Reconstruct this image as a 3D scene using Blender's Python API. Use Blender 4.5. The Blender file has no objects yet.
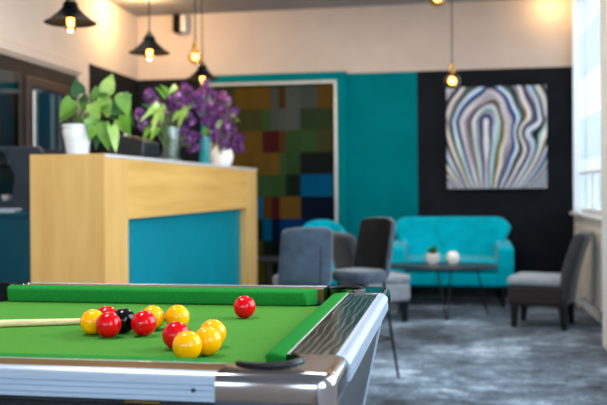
import bpy, bmesh, math, random
from mathutils import Vector, Matrix, noise
random.seed(7)
PI = math.pi
sc = bpy.context.scene
col = sc.collection

# ------------------------------------------------------------------ camera model
F, YAW, ROLL, HY, H = 850.0, 0.173, 0.008, 189.6, 1.12
def ray(px, py):
    u, v = px - 303.5, py - HY
    c, s = math.cos(ROLL), math.sin(ROLL)
    a, b = u*c - v*s, u*s + v*c
    r, d = a/F, -b/F
    return Vector((-math.sin(YAW) + r*math.cos(YAW), math.cos(YAW) + r*math.sin(YAW), d))
O = Vector((0, 0, H))
def at(px, py, z):
    d = ray(px, py); return O + d*((z - H)/d.z)
def atX(px, py, X):
    d = ray(px, py); return O + d*(X/d.x)
def atY(px, py, Y):
    d = ray(px, py); return O + d*(Y/d.y)
def atD(px, py, D):
    return O + ray(px, py)*D

cam_d = bpy.data.cameras.new('camera'); cam = bpy.data.objects.new('camera', cam_d); col.objects.link(cam)
cam.location = O
cam.rotation_euler = (Matrix.Rotation(YAW, 3, 'Z') @ Matrix.Rotation(PI/2, 3, 'X') @ Matrix.Rotation(-ROLL, 3, 'Z')).to_euler()
cam_d.sensor_width = 36; cam_d.lens = 36*F/607
cam_d.shift_y = -(202.5 - HY)/607
cam_d.clip_start = 0.02
cam_d.dof.use_dof = True; cam_d.dof.focus_distance = 1.72; cam_d.dof.aperture_fstop = 4.3
sc.camera = cam

# ------------------------------------------------------------------ materials
def lin(c):
    return tuple(((x/255)/12.92 if x/255 <= .04045 else ((x/255+.055)/1.055)**2.4) for x in c) + (1,)
class NT:
    def __init__(s, name):
        s.m = bpy.data.materials.new(name); s.m.use_nodes = True
        s.t = s.m.node_tree; s.n = s.t.nodes; s.b = s.n['Principled BSDF']; s.out = s.n['Material Output']
    def add(s, kind, **kw):
        n = s.n.new(kind)
        for k, v in kw.items():
            if k in n.inputs: n.inputs[k].default_value = v
            else: setattr(n, k, v)
        return n
    def link(s, a, b): s.t.links.new(a, b)
def setp(b, rough=.5, metal=0, spec=None, coat=0, sheen=0, trans=0):
    b.inputs['Roughness'].default_value = rough; b.inputs['Metallic'].default_value = metal
    if spec is not None: b.inputs['Specular IOR Level'].default_value = spec
    if coat: b.inputs['Coat Weight'].default_value = coat; b.inputs['Coat Roughness'].default_value = .05
    if sheen: b.inputs['Sheen Weight'].default_value = sheen; b.inputs['Sheen Roughness'].default_value = .4
    if trans: b.inputs['Transmission Weight'].default_value = trans
def mat(name, c1, c2=None, rough=.5, metal=0, scale=20, stretch=(1,1,1), bump=0, bscale=None, detail=4, lo=.35, hi=.65, **kw):
    k = NT(name); setp(k.b, rough, metal, **kw)
    tc = k.add('ShaderNodeTexCoord'); mp = k.add('ShaderNodeMapping'); mp.inputs['Scale'].default_value = stretch
    k.link(tc.outputs['Object'], mp.inputs['Vector'])
    nz = k.add('ShaderNodeTexNoise', Scale=scale, Detail=detail); k.link(mp.outputs[0], nz.inputs['Vector'])
    rp = k.add('ShaderNodeValToRGB'); rp.color_ramp.elements[0].position = lo; rp.color_ramp.elements[1].position = hi
    c2 = c2 or tuple(min(255, x*1.06+1) for x in c1)
    rp.color_ramp.elements[0].color = lin(c1); rp.color_ramp.elements[1].color = lin(c2)
    k.link(nz.outputs['Fac'], rp.inputs[0]); k.link(rp.outputs[0], k.b.inputs['Base Color'])
    if bump:
        n2 = nz
        if bscale:
            n2 = k.add('ShaderNodeTexNoise', Scale=bscale, Detail=3); k.link(mp.outputs[0], n2.inputs['Vector'])
        bp = k.add('ShaderNodeBump', Strength=bump, Distance=.002); k.link(n2.outputs['Fac'], bp.inputs['Height']); k.link(bp.outputs[0], k.b.inputs['Normal'])
    return k.m
def emit(name, c, strength):
    k = NT(name); e = k.add('ShaderNodeEmission', Strength=strength); e.inputs[0].default_value = lin(c)
    k.link(e.outputs[0], k.out.inputs[0]); return k.m
def glassy(name, tint, opac=.12, rough=.02):
    k = NT(name)
    tr = k.add('ShaderNodeBsdfTransparent'); tr.inputs[0].default_value = lin(tint)
    gl = k.add('ShaderNodeBsdfGlossy', Roughness=rough); fr = k.add('ShaderNodeFresnel', IOR=1.5)
    ad = k.add('ShaderNodeMath', operation='ADD'); ad.inputs[1].default_value = opac
    ge = k.add('ShaderNodeNewGeometry'); om = k.add('ShaderNodeMath', operation='SUBTRACT'); om.inputs[0].default_value = 1; k.link(ge.outputs['Backfacing'], om.inputs[1])
    fm = k.add('ShaderNodeMath', operation='MULTIPLY'); k.link(fr.outputs[0], fm.inputs[0]); k.link(om.outputs[0], fm.inputs[1]); k.link(fm.outputs[0], ad.inputs[0])
    mx = k.add('ShaderNodeMixShader'); k.link(ad.outputs[0], mx.inputs[0]); k.link(tr.outputs[0], mx.inputs[1]); k.link(gl.outputs[0], mx.inputs[2])
    k.link(mx.outputs[0], k.out.inputs[0]); return k.m
def sheer(name, c, alpha):
    k = NT(name)
    tr = k.add('ShaderNodeBsdfTransparent'); tl = k.add('ShaderNodeBsdfTranslucent'); df = k.add('ShaderNodeBsdfDiffuse')
    tl.inputs[0].default_value = lin(c); df.inputs[0].default_value = lin(c)
    a = k.add('ShaderNodeMixShader'); a.inputs[0].default_value = .6; k.link(df.outputs[0], a.inputs[1]); k.link(tl.outputs[0], a.inputs[2])
    b = k.add('ShaderNodeMixShader'); b.inputs[0].default_value = alpha; k.link(tr.outputs[0], b.inputs[1]); k.link(a.outputs[0], b.inputs[2])
    k.link(b.outputs[0], k.out.inputs[0]); return k.m
def attr_mat(name, rough=.5, spec=.3):
    k = NT(name); setp(k.b, rough, spec=spec)
    a = k.add('ShaderNodeAttribute', attribute_name='tone')
    nz = k.add('ShaderNodeTexNoise', Scale=60, Detail=3); tc = k.add('ShaderNodeTexCoord'); k.link(tc.outputs['Object'], nz.inputs['Vector'])
    mr = k.add('ShaderNodeMapRange'); mr.inputs['To Min'].default_value = .8; mr.inputs['To Max'].default_value = 1.15; k.link(nz.outputs['Fac'], mr.inputs['Value'])
    vm = k.add('ShaderNodeVectorMath', operation='SCALE'); k.link(a.outputs['Color'], vm.inputs[0]); k.link(mr.outputs[0], vm.inputs['Scale'])
    k.link(vm.outputs[0], k.b.inputs['Base Color']); return k.m
def grain_mat(name, base, line, axis_scale, scale, dist, rough, thin=(.72, .95), coat=0):
    k = NT(name); setp(k.b, rough, coat=coat)
    tc = k.add('ShaderNodeTexCoord'); mp = k.add('ShaderNodeMapping'); mp.inputs['Scale'].default_value = axis_scale
    k.link(tc.outputs['Object'], mp.inputs['Vector'])
    w = k.add('ShaderNodeTexWave', Scale=scale, Distortion=dist, Detail=2.0); w.inputs['Detail Scale'].default_value = 1.2
    w.wave_type = 'BANDS'; w.bands_direction = 'X'; k.link(mp.outputs[0], w.inputs['Vector'])
    rp = k.add('ShaderNodeValToRGB'); rp.color_ramp.elements[0].position = thin[0]; rp.color_ramp.elements[1].position = thin[1]
    rp.color_ramp.elements[0].color = lin(base); rp.color_ramp.elements[1].color = lin(line)
    k.link(w.outputs['Fac'], rp.inputs[0]); k.link(rp.outputs[0], k.b.inputs['Base Color']); return k.m

M = {}
M['beige'] = mat('wall_beige', (208,190,177), (214,196,183), rough=.9, scale=3)
M['black_paint'] = mat('wall_black', (28,30,35), (33,35,40), rough=.85, spec=.1, scale=3)
M['teal_paint'] = mat('wall_teal', (0,112,120), (0,120,128), rough=.8, spec=.08, scale=3)
M['ceiling'] = mat('ceiling_grey', (150,146,148), (158,154,156), rough=.9, scale=2)
M['white'] = mat('white_gloss_paint', (244,244,244), (248,248,248), rough=.4, scale=4)
M['cream_metal'] = mat('radiator_enamel', (214,208,198), (220,214,204), rough=.35, scale=4)
M['dark_frame'] = mat('dark_frame', (30,25,24), (38,31,29), rough=.35, scale=8)
M['brown_frame'] = mat('brown_frame', (62,47,42), (72,56,50), rough=.4, scale=10)
M['tinted'] = glassy('tinted_glass', (196,216,222), .05)
M['window_glass'] = glassy('clear_window_glass', (235,242,245), .02)
M['corridor'] = mat('corridor_plaster', (66,82,92), (78,94,104), rough=.8, scale=2)
M['wood'] = mat('maple_veneer', (206,156,84), (224,178,106), rough=.42, scale=2.2, stretch=(6,6,.7), detail=6, lo=.3, hi=.7)
M['wood_h'] = mat('maple_veneer_level', (206,154,76), (226,178,96), rough=.42, scale=2.2, stretch=(5,.5,7), detail=6, lo=.3, hi=.7)
M['counter_teal'] = mat('counter_teal_laminate', (0,122,138), (0,129,145), rough=.5, spec=.2, scale=3)
M['worktop'] = mat('worktop_laminate', (196,192,190), (206,202,200), rough=.35, scale=9)
M['cloth'] = mat('green_baize', (70,130,48), (84,143,60), rough=.95, scale=420, spec=.04, bump=.15)
M['cushion'] = mat('green_cushion_baize', (32,120,46), (44,132,58), rough=.95, scale=300, spec=.03)
M['alu'] = mat('brushed_aluminium', (164,180,200), (180,194,212), rough=.35, metal=.5, scale=4, stretch=(1,60,60))
M['chrome'] = mat('polished_chrome', (158,156,160), (168,166,169), rough=.10, metal=1, scale=5)
M['railwood'] = grain_mat('black_laminate_grain', (20,18,17), (98,93,84), (1,.30,1), 26, 7, .14, (.66, 1.0)); M['railwood'].node_tree.nodes['Principled BSDF'].inputs['Specular IOR Level'].default_value = .22
M['railbrown'] = mat('brown_rail_laminate', (84,58,32), (112,82,48), rough=.5, spec=.04, scale=6, stretch=(1,30,30), detail=5)
M['black_gloss'] = mat('black_laminate', (14,15,18), (19,20,24), rough=.3, scale=12)
M['cabinet'] = mat('cabinet_black', (36,40,45), (50,54,60), rough=.45, scale=5, stretch=(1,4,1))
M['rubber'] = mat('black_pocket_leather', (12,10,13), (20,17,22), rough=.45, spec=.3, scale=40)
M['hole'] = mat('dark_pocket_lining', (5,5,6), (8,8,9), rough=.9, scale=40)
M['brass'] = mat('brass', (168,132,72), (182,146,84), rough=.3, metal=.9, scale=9)
M['red'] = mat('red_phenolic', (206,8,18), (210,10,20), rough=.13, spec=.32, scale=2)
M['yellow'] = mat('yellow_phenolic', (255,166,0), (255,172,2), rough=.13, spec=.32, scale=2)
M['black_ball'] = mat('black_phenolic', (10,10,12), (12,12,14), rough=.13, spec=.32, scale=2)
M['cue_wood'] = mat('ash_cue_wood', (214,182,128), (228,200,150), rough=.35, scale=8, stretch=(1,30,30))
M['cue_tip'] = mat('cue_tip_leather', (70,90,130), (84,104,144), rough=.8, scale=60)
M['bone'] = mat('white_ferrule', (236,230,214), (240,235,220), rough=.4, scale=30)
M['sofa'] = mat('teal_velvet', (0,158,180), (0,178,198), rough=.85, scale=9, spec=.1, sheen=.2, detail=5)
M['grey_velvet'] = mat('slate_velvet', (42,45,50), (54,58,64), rough=.8, scale=14, sheen=.4, detail=5)
M['stool_grey'] = mat('blue_grey_velvet', (48,62,76), (64,80,95), rough=.8, scale=12, sheen=.35, detail=5)
M['seam'] = mat('dark_seam_thread', (24,30,37), (29,35,42), rough=.8, scale=30)
M['black_velvet'] = mat('black_velvet', (20,18,19), (28,26,27), rough=.85, spec=.2, scale=14)
M['chair_brown'] = mat('dark_brown_fabric', (32,27,27), (42,36,35), rough=.85, scale=20, sheen=.2)
M['seat_light'] = mat('light_grey_seat_fabric', (142,150,160), (158,165,173), rough=.85, scale=20, sheen=.2)
M['leg_black'] = mat('black_lacquered_wood', (17,16,17), (23,22,22), rough=.4, scale=12)
M['steel_dark'] = mat('dark_steel', (36,40,46), (44,48,54), rough=.35, metal=.6, scale=12)
M['table_dark'] = mat('dark_tabletop', (36,40,45), (48,52,58), rough=.35, scale=14)
M['ceramic'] = mat('white_ceramic', (232,230,228), (238,236,234), rough=.25, scale=4)
M['leaf'] = mat('green_leaf', (74,126,34), (122,168,52), rough=.4, scale=14, lo=.3, hi=.7)
M['leaf_light'] = mat('yellow_green_leaf', (128,164,62), (164,190,92), rough=.4, scale=14)
M['leaf_dark'] = mat('dark_leaf', (36,84,46), (60,112,60), rough=.4, scale=14)
M['stem'] = mat('green_stem', (84,112,52), (104,130,66), rough=.5, scale=20)
M['lilac'] = mat('purple_lilac', (94,34,106), (136,68,146), rough=.7, scale=55, sheen=.2, lo=.3, hi=.7)
M['lilac_light'] = mat('pale_lilac', (150,84,164), (206,150,212), rough=.7, scale=55)
M['lilac_dark'] = mat('deep_purple_lilac', (58,18,70), (100,40,112), rough=.7, scale=55, lo=.3, hi=.7)
M['vase_glass'] = glassy('vase_glass', (214,222,216), .08)
M['bulb_glass'] = glassy('amber_bulb_glass', (255,222,160), .07)
M['shade'] = mat('black_lamp_enamel', (8,7,7), (12,11,10), rough=.65, spec=.12, scale=12)
M['socket'] = mat('bronze_socket', (88,84,66), (104,98,78), rough=.4, metal=.7, scale=12)
M['cord'] = mat('black_flex', (44,38,36), (52,45,42), rough=.8, scale=50)
M['glow'] = emit('filament_glow', (255,206,128), 14)
M['glow_soft'] = emit('filament_glow_soft', (255,186,70), 4)
M['silver'] = mat('silver_trim', (188,186,180), (200,198,192), rough=.3, metal=.5, scale=10)
M['mosaic'] = attr_mat('mosaic_tile_glaze', .6, .06)
M['paint'] = attr_mat('canvas_paint', .6, .2)
M['canvas_edge'] = mat('dark_canvas_edge', (44,34,36), (54,43,44), rough=.8, scale=30)
M['machine'] = mat('black_machine_metal', (44,52,62), (54,62,74), rough=.35, scale=10)
M['machine_in'] = mat('machine_recess', (8,9,11), (11,12,14), rough=.6, scale=10)
M['tray'] = mat('white_tray_plastic', (196,206,218), (206,215,226), rough=.35, scale=10)
M['teal_dark_shade'] = mat('dark_shaded_teal', (0,84,102), (0,90,108), rough=.5, scale=3)  # dark teal; on the service counter, bar teal with shade in the colour
M['teal_bottle'] = mat('teal_glazed', (20,120,130), (34,136,146), rough=.25, scale=8)
M['soil'] = mat('potting_soil', (50,38,30), (66,50,40), rough=.95, scale=60)
M['blind'] = sheer('white_blind_band', (250,250,250), .93)
M['voile'] = sheer('sheer_blind_band', (226,236,246), .55)
M['curtain'] = sheer('white_sheer_curtain', (250,250,252), .8)
M['facade'] = mat('grey_render', (92,100,108), (106,114,122), rough=.8, scale=2)
M['ground'] = mat('outside_paving', (120,122,120), (136,138,136), rough=.9, scale=4)
M['plug'] = mat('screw_black', (22,24,28), (26,28,32), rough=.4, scale=30)
# carpet
def carpet():
    k = NT('mottled_carpet'); setp(k.b, .95, spec=.1, sheen=.15)
    tc = k.add('ShaderNodeTexCoord')
    def nz(scale, st, det, rough=.6):
        mp = k.add('ShaderNodeMapping'); mp.inputs['Scale'].default_value = st; k.link(tc.outputs['Object'], mp.inputs['Vector'])
        n = k.add('ShaderNodeTexNoise', Scale=scale, Detail=det, Roughness=rough); k.link(mp.outputs[0], n.inputs['Vector']); return n.outputs['Fac']
    a, b, c = nz(1.3, (1,1,1), 3), nz(8, (1,1.3,1), 7, .75), nz(50, (1,.6,1), 4, .8)
    m1 = k.add('ShaderNodeMath', operation='MULTIPLY'); m1.inputs[1].default_value = .42; k.link(a, m1.inputs[0])
    m2 = k.add('ShaderNodeMath', operation='MULTIPLY_ADD'); m2.inputs[1].default_value = .36; k.link(b, m2.inputs[0]); k.link(m1.outputs[0], m2.inputs[2])
    m3 = k.add('ShaderNodeMath', operation='MULTIPLY_ADD'); m3.inputs[1].default_value = .22; k.link(c, m3.inputs[0]); k.link(m2.outputs[0], m3.inputs[2])
    rp = k.add('ShaderNodeValToRGB'); e = rp.color_ramp.elements
    e[0].position = .40; e[0].color = lin((32,36,42)); e[1].position = .60; e[1].color = lin((176,196,214))
    x = e.new(.46); x.color = lin((70,80,92)); x = e.new(.53); x.color = lin((108,126,144))
    k.link(m3.outputs[0], rp.inputs[0]); k.link(rp.outputs[0], k.b.inputs['Base Color'])
    bp = k.add('ShaderNodeBump', Strength=.4, Distance=.004); k.link(c, bp.inputs['Height']); k.link(bp.outputs[0], k.b.inputs['Normal'])
    return k.m
M['carpet'] = carpet()

# ------------------------------------------------------------------ mesh helpers
def new_bm(): return bmesh.new()
def obj(name, bm, m, parent=None, bevel=0, seg=2, subsurf=0, smooth=None, angle=40):
    bmesh.ops.recalc_face_normals(bm, faces=bm.faces)
    me = bpy.data.meshes.new(name); bm.to_mesh(me); bm.free()
    ms = m if isinstance(m, (list, tuple)) else [m]
    for x in ms: me.materials.append(M[x] if isinstance(x, str) else x)
    o = bpy.data.objects.new(name, me); col.objects.link(o)
    if parent is not None: o.parent = parent
    if bevel:
        b = o.modifiers.new('bevel', 'BEVEL'); b.width = bevel; b.segments = seg; b.limit_method = 'ANGLE'; b.angle_limit = math.radians(40); b.harden_normals = False
    if subsurf:
        s = o.modifiers.new('sub', 'SUBSURF'); s.levels = s.render_levels = subsurf
    if smooth is None: smooth = bool(bevel or subsurf)
    if smooth:
        for p in me.polygons: p.use_smooth = True
        if not subsurf: me.set_sharp_from_angle(angle=math.radians(angle))
    return o
def box(bm, x0, x1, y0, y1, z0, z1, mi=0, mtx=None):
    vs = [bm.verts.new((x, y, z)) for x in (x0, x1) for y in (y0, y1) for z in (z0, z1)]
    if mtx is not None:
        for v in vs: v.co = mtx @ v.co
    for f in ((0,1,3,2), (4,6,7,5), (0,4,5,1), (2,3,7,6), (0,2,6,4), (1,5,7,3)):
        bm.faces.new([vs[i] for i in f]).material_index = mi
    return vs
def boxo(name, x0, x1, y0, y1, z0, z1, m, parent=None, **kw):
    bm = new_bm(); box(bm, x0, x1, y0, y1, z0, z1); return obj(name, bm, m, parent, **kw)
def prism(bm, poly, a, b, axis='y', mi=0, mtx=None):
    """poly of 2D points extruded along an axis: x:(y,z) y:(x,z) z:(x,y)"""
    def P(p, t):
        v = {'x': (t, p[0], p[1]), 'y': (p[0], t, p[1]), 'z': (p[0], p[1], t)}[axis]
        return mtx @ Vector(v) if mtx is not None else v
    A = [bm.verts.new(P(p, a)) for p in poly]; B = [bm.verts.new(P(p, b)) for p in poly]
    n = len(poly); fs = [bm.faces.new(A), bm.faces.new(B[::-1])]
    for i in range(n): fs.append(bm.faces.new((A[i], B[i], B[(i+1) % n], A[(i+1) % n])))
    for f in fs: f.material_index = mi
def lathe(bm, prof, seg=24, c=(0,0,0), mi=0, sx=1, sy=1):
    rings = []
    for r, z in prof:
        if r < 1e-6: rings.append([bm.verts.new((c[0], c[1], c[2]+z))])
        else: rings.append([bm.verts.new((c[0]+sx*r*math.cos(2*PI*i/seg), c[1]+sy*r*math.sin(2*PI*i/seg), c[2]+z)) for i in range(seg)])
    for a, b in zip(rings, rings[1:]):
        for i in range(seg):
            j = (i+1) % seg
            if len(a) == 1 and len(b) == 1: continue
            if len(a) == 1: f = bm.faces.new((a[0], b[i], b[j]))
            elif len(b) == 1: f = bm.faces.new((a[i], a[j], b[0]))
            else: f = bm.faces.new((a[i], a[j], b[j], b[i]))
            f.material_index = mi
def tube(bm, pts, rad, seg=8, caps=True, mi=0):
    pts = [Vector(p) for p in pts]; n = len(pts)
    rads = rad if isinstance(rad, (list, tuple)) else [rad]*n
    prev = None; rings = []
    for i, p in enumerate(pts):
        t = (pts[min(i+1, n-1)] - pts[max(i-1, 0)]).normalized()
        if prev is None:
            u = t.cross(Vector((0,0,1)))
            if u.length < 1e-4: u = t.cross(Vector((1,0,0)))
            u.normalize()
        else:
            u = (prev - t*prev.dot(t)).normalized()
        prev = u; w = t.cross(u)
        rings.append([bm.verts.new(p + (u*math.cos(2*PI*k/seg) + w*math.sin(2*PI*k/seg))*rads[i]) for k in range(seg)])
    for a, b in zip(rings, rings[1:]):
        for k in range(seg):
            bm.faces.new((a[k], a[(k+1) % seg], b[(k+1) % seg], b[k])).material_index = mi
    if caps:
        bm.faces.new(rings[0]).material_index = mi; bm.faces.new(rings[-1][::-1]).material_index = mi
def shell(bm, fn, nu, nv, thick):
    """thick open surface: fn(s,t)->(Vector pos, Vector normal)"""
    G = [[fn(i/nu, j/nv) for j in range(nv+1)] for i in range(nu+1)]
    A = [[bm.verts.new(p + n*thick/2) for p, n in r] for r in G]; B = [[bm.verts.new(p - n*thick/2) for p, n in r] for r in G]
    for i in range(nu):
        for j in range(nv):
            bm.faces.new((A[i][j], A[i+1][j], A[i+1][j+1], A[i][j+1])); bm.faces.new((B[i][j], B[i][j+1], B[i+1][j+1], B[i+1][j]))
    for i in range(nu):
        bm.faces.new((A[i][0], B[i][0], B[i+1][0], A[i+1][0])); bm.faces.new((A[i][nv], A[i+1][nv], B[i+1][nv], B[i][nv]))
    for j in range(nv):
        bm.faces.new((A[0][j], A[0][j+1], B[0][j+1], B[0][j])); bm.faces.new((A[nu][j], B[nu][j], B[nu][j+1], A[nu][j+1]))
def rrect(x0, x1, y0, y1, r, n=5):
    pts = []
    for cx, cy, a0 in ((x1-r, y1-r, 0), (x0+r, y1-r, PI/2), (x0+r, y0+r, PI), (x1-r, y0+r, 1.5*PI)):
        for i in range(n+1):
            a = a0 + i*PI/2/n; pts.append((cx + r*math.cos(a), cy + r*math.sin(a)))
    return pts
def tag(o, label=None, cat=None, group=None, kind=None):
    if label: o['label'] = label
    if cat: o['category'] = cat
    if group: o['group'] = group
    if kind: o['kind'] = kind
    return o
def thing(name, label, cat, loc=(0,0,0), rz=0, group=None):
    o = bpy.data.objects.new(name, None); col.objects.link(o); o.location = loc; o.rotation_euler = (0,0,rz); o.empty_display_size = .1
    return tag(o, label, cat, group)
def struct(name, bm, m, **kw): return tag(obj(name, bm, m, **kw), kind='structure')
def copy_tree(o, parent=None):
    c = o.copy(); col.objects.link(c); c.parent = parent
    for ch in list(o.children): copy_tree(ch, c)
    return c

# ------------------------------------------------------------------ the room
YB, XL, XR, ZC, ZP = 8.94, -3.41, 1.214, 3.045, 2.345
YF = -3.2
bx = lambda px, py=180: atY(px, py, YB).x
lY = lambda px, py=100: atX(px, py, XL).y
rY = lambda px, py=190: atX(px, py, XR).y
bm = new_bm(); box(bm, XL-1.6, XR+.3, YF-.2, YB+.2, -.1, 0); struct('floor', bm, 'carpet')
bm = new_bm(); box(bm, XL-1.6, XR+.3, YF-.2, YB+.2, ZC, ZC+.1); struct('ceiling', bm, 'ceiling')
# back wall: beige above, painted bays below
xa, xb, xc_, xd = bx(203), bx(348), bx(417.8), XR
bm = new_bm()
box(bm, XL-.2, XR+.2, YB, YB+.2, ZP, ZC, 0)
box(bm, XL-.2, xa, YB, YB+.2, 0, ZP, 1)
box(bm, xa, xc_, YB, YB+.2, 0, ZP, 2)
box(bm, xc_, XR+.2, YB, YB+.2, 0, ZP, 1)
struct('wall_back', bm, ['beige', 'black_paint', 'teal_paint'])
# left wall with the glazed opening
oy0, oy1, oz = 4.3, lY(79), 2.19
pyl = lY(89)
bm = new_bm()
box(bm, XL-.18, XL, YF, oy0, 0, ZC, 0)
box(bm, XL-.18, XL, oy0, oy1, oz, ZC, 0)
box(bm, XL-.18, XL, oy1, pyl, 0, ZC, 0)
box(bm, XL-.18, XL, pyl, YB, ZP, ZC, 0)
box(bm, XL-.18, XL, pyl, YB, 0, ZP, 1)
struct('wall_left', bm, ['beige', 'black_paint'])
bm = new_bm(); box(bm, XL, XL+.035, oy0-.08, oy1+.02, oz+.02, oz+.1); box(bm, XL, XL+.02, oy0-.08, oy1+.02, oz+.1, oz+.13)
struct('trim_1', bm, 'beige', bevel=.01)
# glazed dark frame in the opening
ym = [oy0+.02, lY(26)-.05, oy1]
bm = new_bm()
fx0, fx1 = XL-.075, XL-.015
box(bm, fx0, fx1, oy0, oy1, oz-.1, oz)
box(bm, fx0, fx1, oy0, oy0+.08, 0, oz-.1); box(bm, fx0, fx1, oy1-.14, oy1, 0, oz-.1)
box(bm, fx0, fx1, lY(22), lY(27), 0, oz-.1); box(bm, fx0, fx1, oy0+.08, oy1-.14, 0, .12)
w1 = tag(obj('window_1', bm, 'dark_frame', bevel=.006), kind='structure')
bm = new_bm()
ya, yb_ = lY(27)+.01, oy1-.15
for b in ((ya, yb_, oz-.2, oz-.11), (ya, ya+.07, .13, oz-.2), (yb_-.1, yb_, .13, oz-.2), (ya+.07, yb_-.1, .13, .25)): box(bm, fx0+.01, fx1+.015, *b)
obj('sash', bm, 'brown_frame', w1, bevel=.006)
bm = new_bm(); box(bm, fx1-.012, fx1-.007, oy0+.08, lY(22), .12, oz-.1); obj('pane', bm, 'tinted', w1)
bm = new_bm(); box(bm, fx1-.012, fx1-.007, ya+.07, yb_-.1, .25, oz-.2); obj('pane', bm, 'tinted', w1)
bm = new_bm(); tube(bm, [(fx1+.04, ya+.06, .7), (fx1+.04, ya+.06, oz-.24)], .012); obj('handle', bm, 'silver', w1, smooth=True)
# corridor behind the glass
bm = new_bm(); box(bm, XL-1.5, XL-1.4, YF, YB+.2, 0, ZC); box(bm, XL-1.4, XL-.2, YB, YB+.2, 0, ZC); box(bm, XL-1.4, XL-.18, 1.2, 1.3, 0, ZC); struct('wall_corridor', bm, 'corridor')
da, db = atY(36, 100, YB).x, atY(56, 100, YB).x
dz_ = atY(45, 88, YB).z
d1 = tag(boxo('reflection_door', da+.04, db-.04, YB-.03, YB, 0, dz_-.05, 'teal_dark_shade'), kind='structure')  # added door, stands in for a window reflected in the glass
bm = new_bm()
for b in ((da, da+.04, 0, dz_-.05), (db-.04, db, 0, dz_-.05), (da, db, dz_-.05, dz_)): box(bm, b[0], b[1], YB-.05, YB, b[2], b[3])
obj('reflection_frame', bm, 'worktop', d1)
bm = new_bm(); box(bm, db-.12, db-.07, YB-.07, YB-.03, 1.0, 1.03); obj('handle', bm, 'silver', d1)
# front wall behind the camera with two windows, right wall with three
def wall_with_openings(name, axis, p, q, a0, a1, opens, m):
    bm = new_bm()
    def seg(s0, s1, z0, z1):
        if axis == 'x': box(bm, p, q, s0, s1, z0, z1)
        else: box(bm, s0, s1, p, q, z0, z1)
    cur = a0
    for s0, s1, z0, z1 in opens:
        seg(cur, s0, 0, ZC); seg(s0, s1, 0, z0); seg(s0, s1, z1, ZC); cur = s1
    seg(cur, a1, 0, ZC)
    return struct(name, bm, m)
rop = [(-1.9, .4, .88, 2.9), (1.5, 3.8, .88, 2.9), (5.0, 6.45, .88, 2.95), (6.95, 8.80, .88, 2.98)]
wall_with_openings('wall_right', 'x', XR, XR+.26, YF, YB, rop, 'white')
fop = [(-3.0, -1.2, .9, 2.75), (-.7, .9, .9, 2.75)]
wall_with_openings('wall_front', 'y', YF-.2, YF, XL, XR, fop, 'beige')
def window(name, axis, p, s0, s1, z0, z1, t=.05):
    bm = new_bm()
    mid = (s0+s1)/2
    parts = [(s0, s0+t, z0, z1), (s1-t, s1, z0, z1), (s0+t, s1-t, z0, z0+t), (s0+t, s1-t, z1-t, z1), (mid-t/2, mid+t/2, z0+t, z1-t)]
    for a, b, c, d in parts:
        if axis == 'x': box(bm, p, p+.06, a, b, c, d)
        else: box(bm, a, b, p, p+.06, c, d)
    o = tag(obj(name, bm, 'white', bevel=.006), kind='structure')
    for a, b in ((s0+t, mid-t/2), (mid+t/2, s1-t)):
        bm = new_bm()
        if axis == 'x': box(bm, p+.028, p+.034, a, b, z0+t, z1-t)
        else: box(bm, a, b, p+.028, p+.034, z0+t, z1-t)
        obj('pane', bm, 'window_glass', o)
    bm = new_bm()
    if axis == 'x': box(bm, XR-.06, p+.02, s0-.03, s1+.03, z0-.03, z0)
    else: box(bm, s0-.03, s1+.03, p+.04, YF+.06, z0-.03, z0)
    obj('window_sill', bm, 'white', o, bevel=.006)
    return o
for i, (s0, s1, z0, z1) in enumerate(rop): window('window_%d' % (i+2), 'x', XR+.012, s0, s1, z0, z1)
for i, (s0, s1, z0, z1) in enumerate(fop): window('window_%d' % (i+6), 'y', YF-.16, s0, s1, z0, z1)
# pilaster between the windows
pc = at(602.5, 346, 0)
bm = new_bm(); box(bm, pc.x, XR, pc.y-.3, pc.y, 0, ZC); struct('trim_2', bm, 'white', bevel=.006)
bm = new_bm(); box(bm, xc_, XR, YB-.018, YB, 0, .09); box(bm, xb, xc_, YB-.018, YB, 0, .09); struct('baseboard_back', bm, 'leg_black')
bm = new_bm(); box(bm, XR-.018, XR, pc.y, YB-.02, 0, .09); struct('baseboard_right', bm, 'white')
# outside
bm = new_bm(); box(bm, XR+.3, 14, -14, 26, -.3, -.2); box(bm, XL-10, XR+.3, -14, YF-.3, -.3, -.2); struct('ground', bm, 'ground')
bm = new_bm(); box(bm, 3.6, 3.8, 4, 26, -.2, 1.55); struct('wall_outside', bm, 'facade')

# ------------------------------------------------------------------ teal surround and mosaic panel on the back wall
tl, tr_ = bx(203), bx(348)
ys = YB-.07
zt_ = 2.36
fxr = atY(337.5, 150, YB-.05).x; fzt = atY(280, 81.5, YB-.05).z
fxl = bx(150)+.35
fxl = bx(213)-.02
bm = new_bm()
box(bm, tl, tr_, ys, YB, fzt, zt_); box(bm, fxr, tr_, ys, YB, 0, fzt); box(bm, tl, fxl, ys, YB, 0, fzt)
struct('trim_3', bm, 'teal_paint', bevel=.004)
mp_ = thing('mosaic_panel', 'tall patchwork mosaic panel of olive, gold and blue squares in a silver frame', 'wall panel', ((fxl+fxr)/2, YB-.02, 0))
ox = (fxl+fxr)/2
bm = new_bm()
for b in ((fxl, fxr, fzt-.035, fzt), (fxr-.032, fxr, .02, fzt-.035), (fxl, fxl+.03, .02, fzt-.035), (fxl+.03, fxr-.032, .02, .06)):
    box(bm, b[0]-ox, b[1]-ox, -.05, .018, b[2], b[3])
obj('frame', bm, 'silver', mp_, bevel=.005)
pal = {'g':(74,76,44),'G':(58,74,48),'o':(92,84,36),'O':(112,86,34),'b':(90,62,34),'m':(84,34,36),'s':(88,96,90),'k':(36,42,42),'B':(8,98,142),'n':(22,32,52),'d':(32,44,34),'N':(14,60,112),'e':(62,92,54)}
xe = [216, 236, 246, 254, 263, 272, 280, 286.5, 301, 318, 333]
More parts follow.
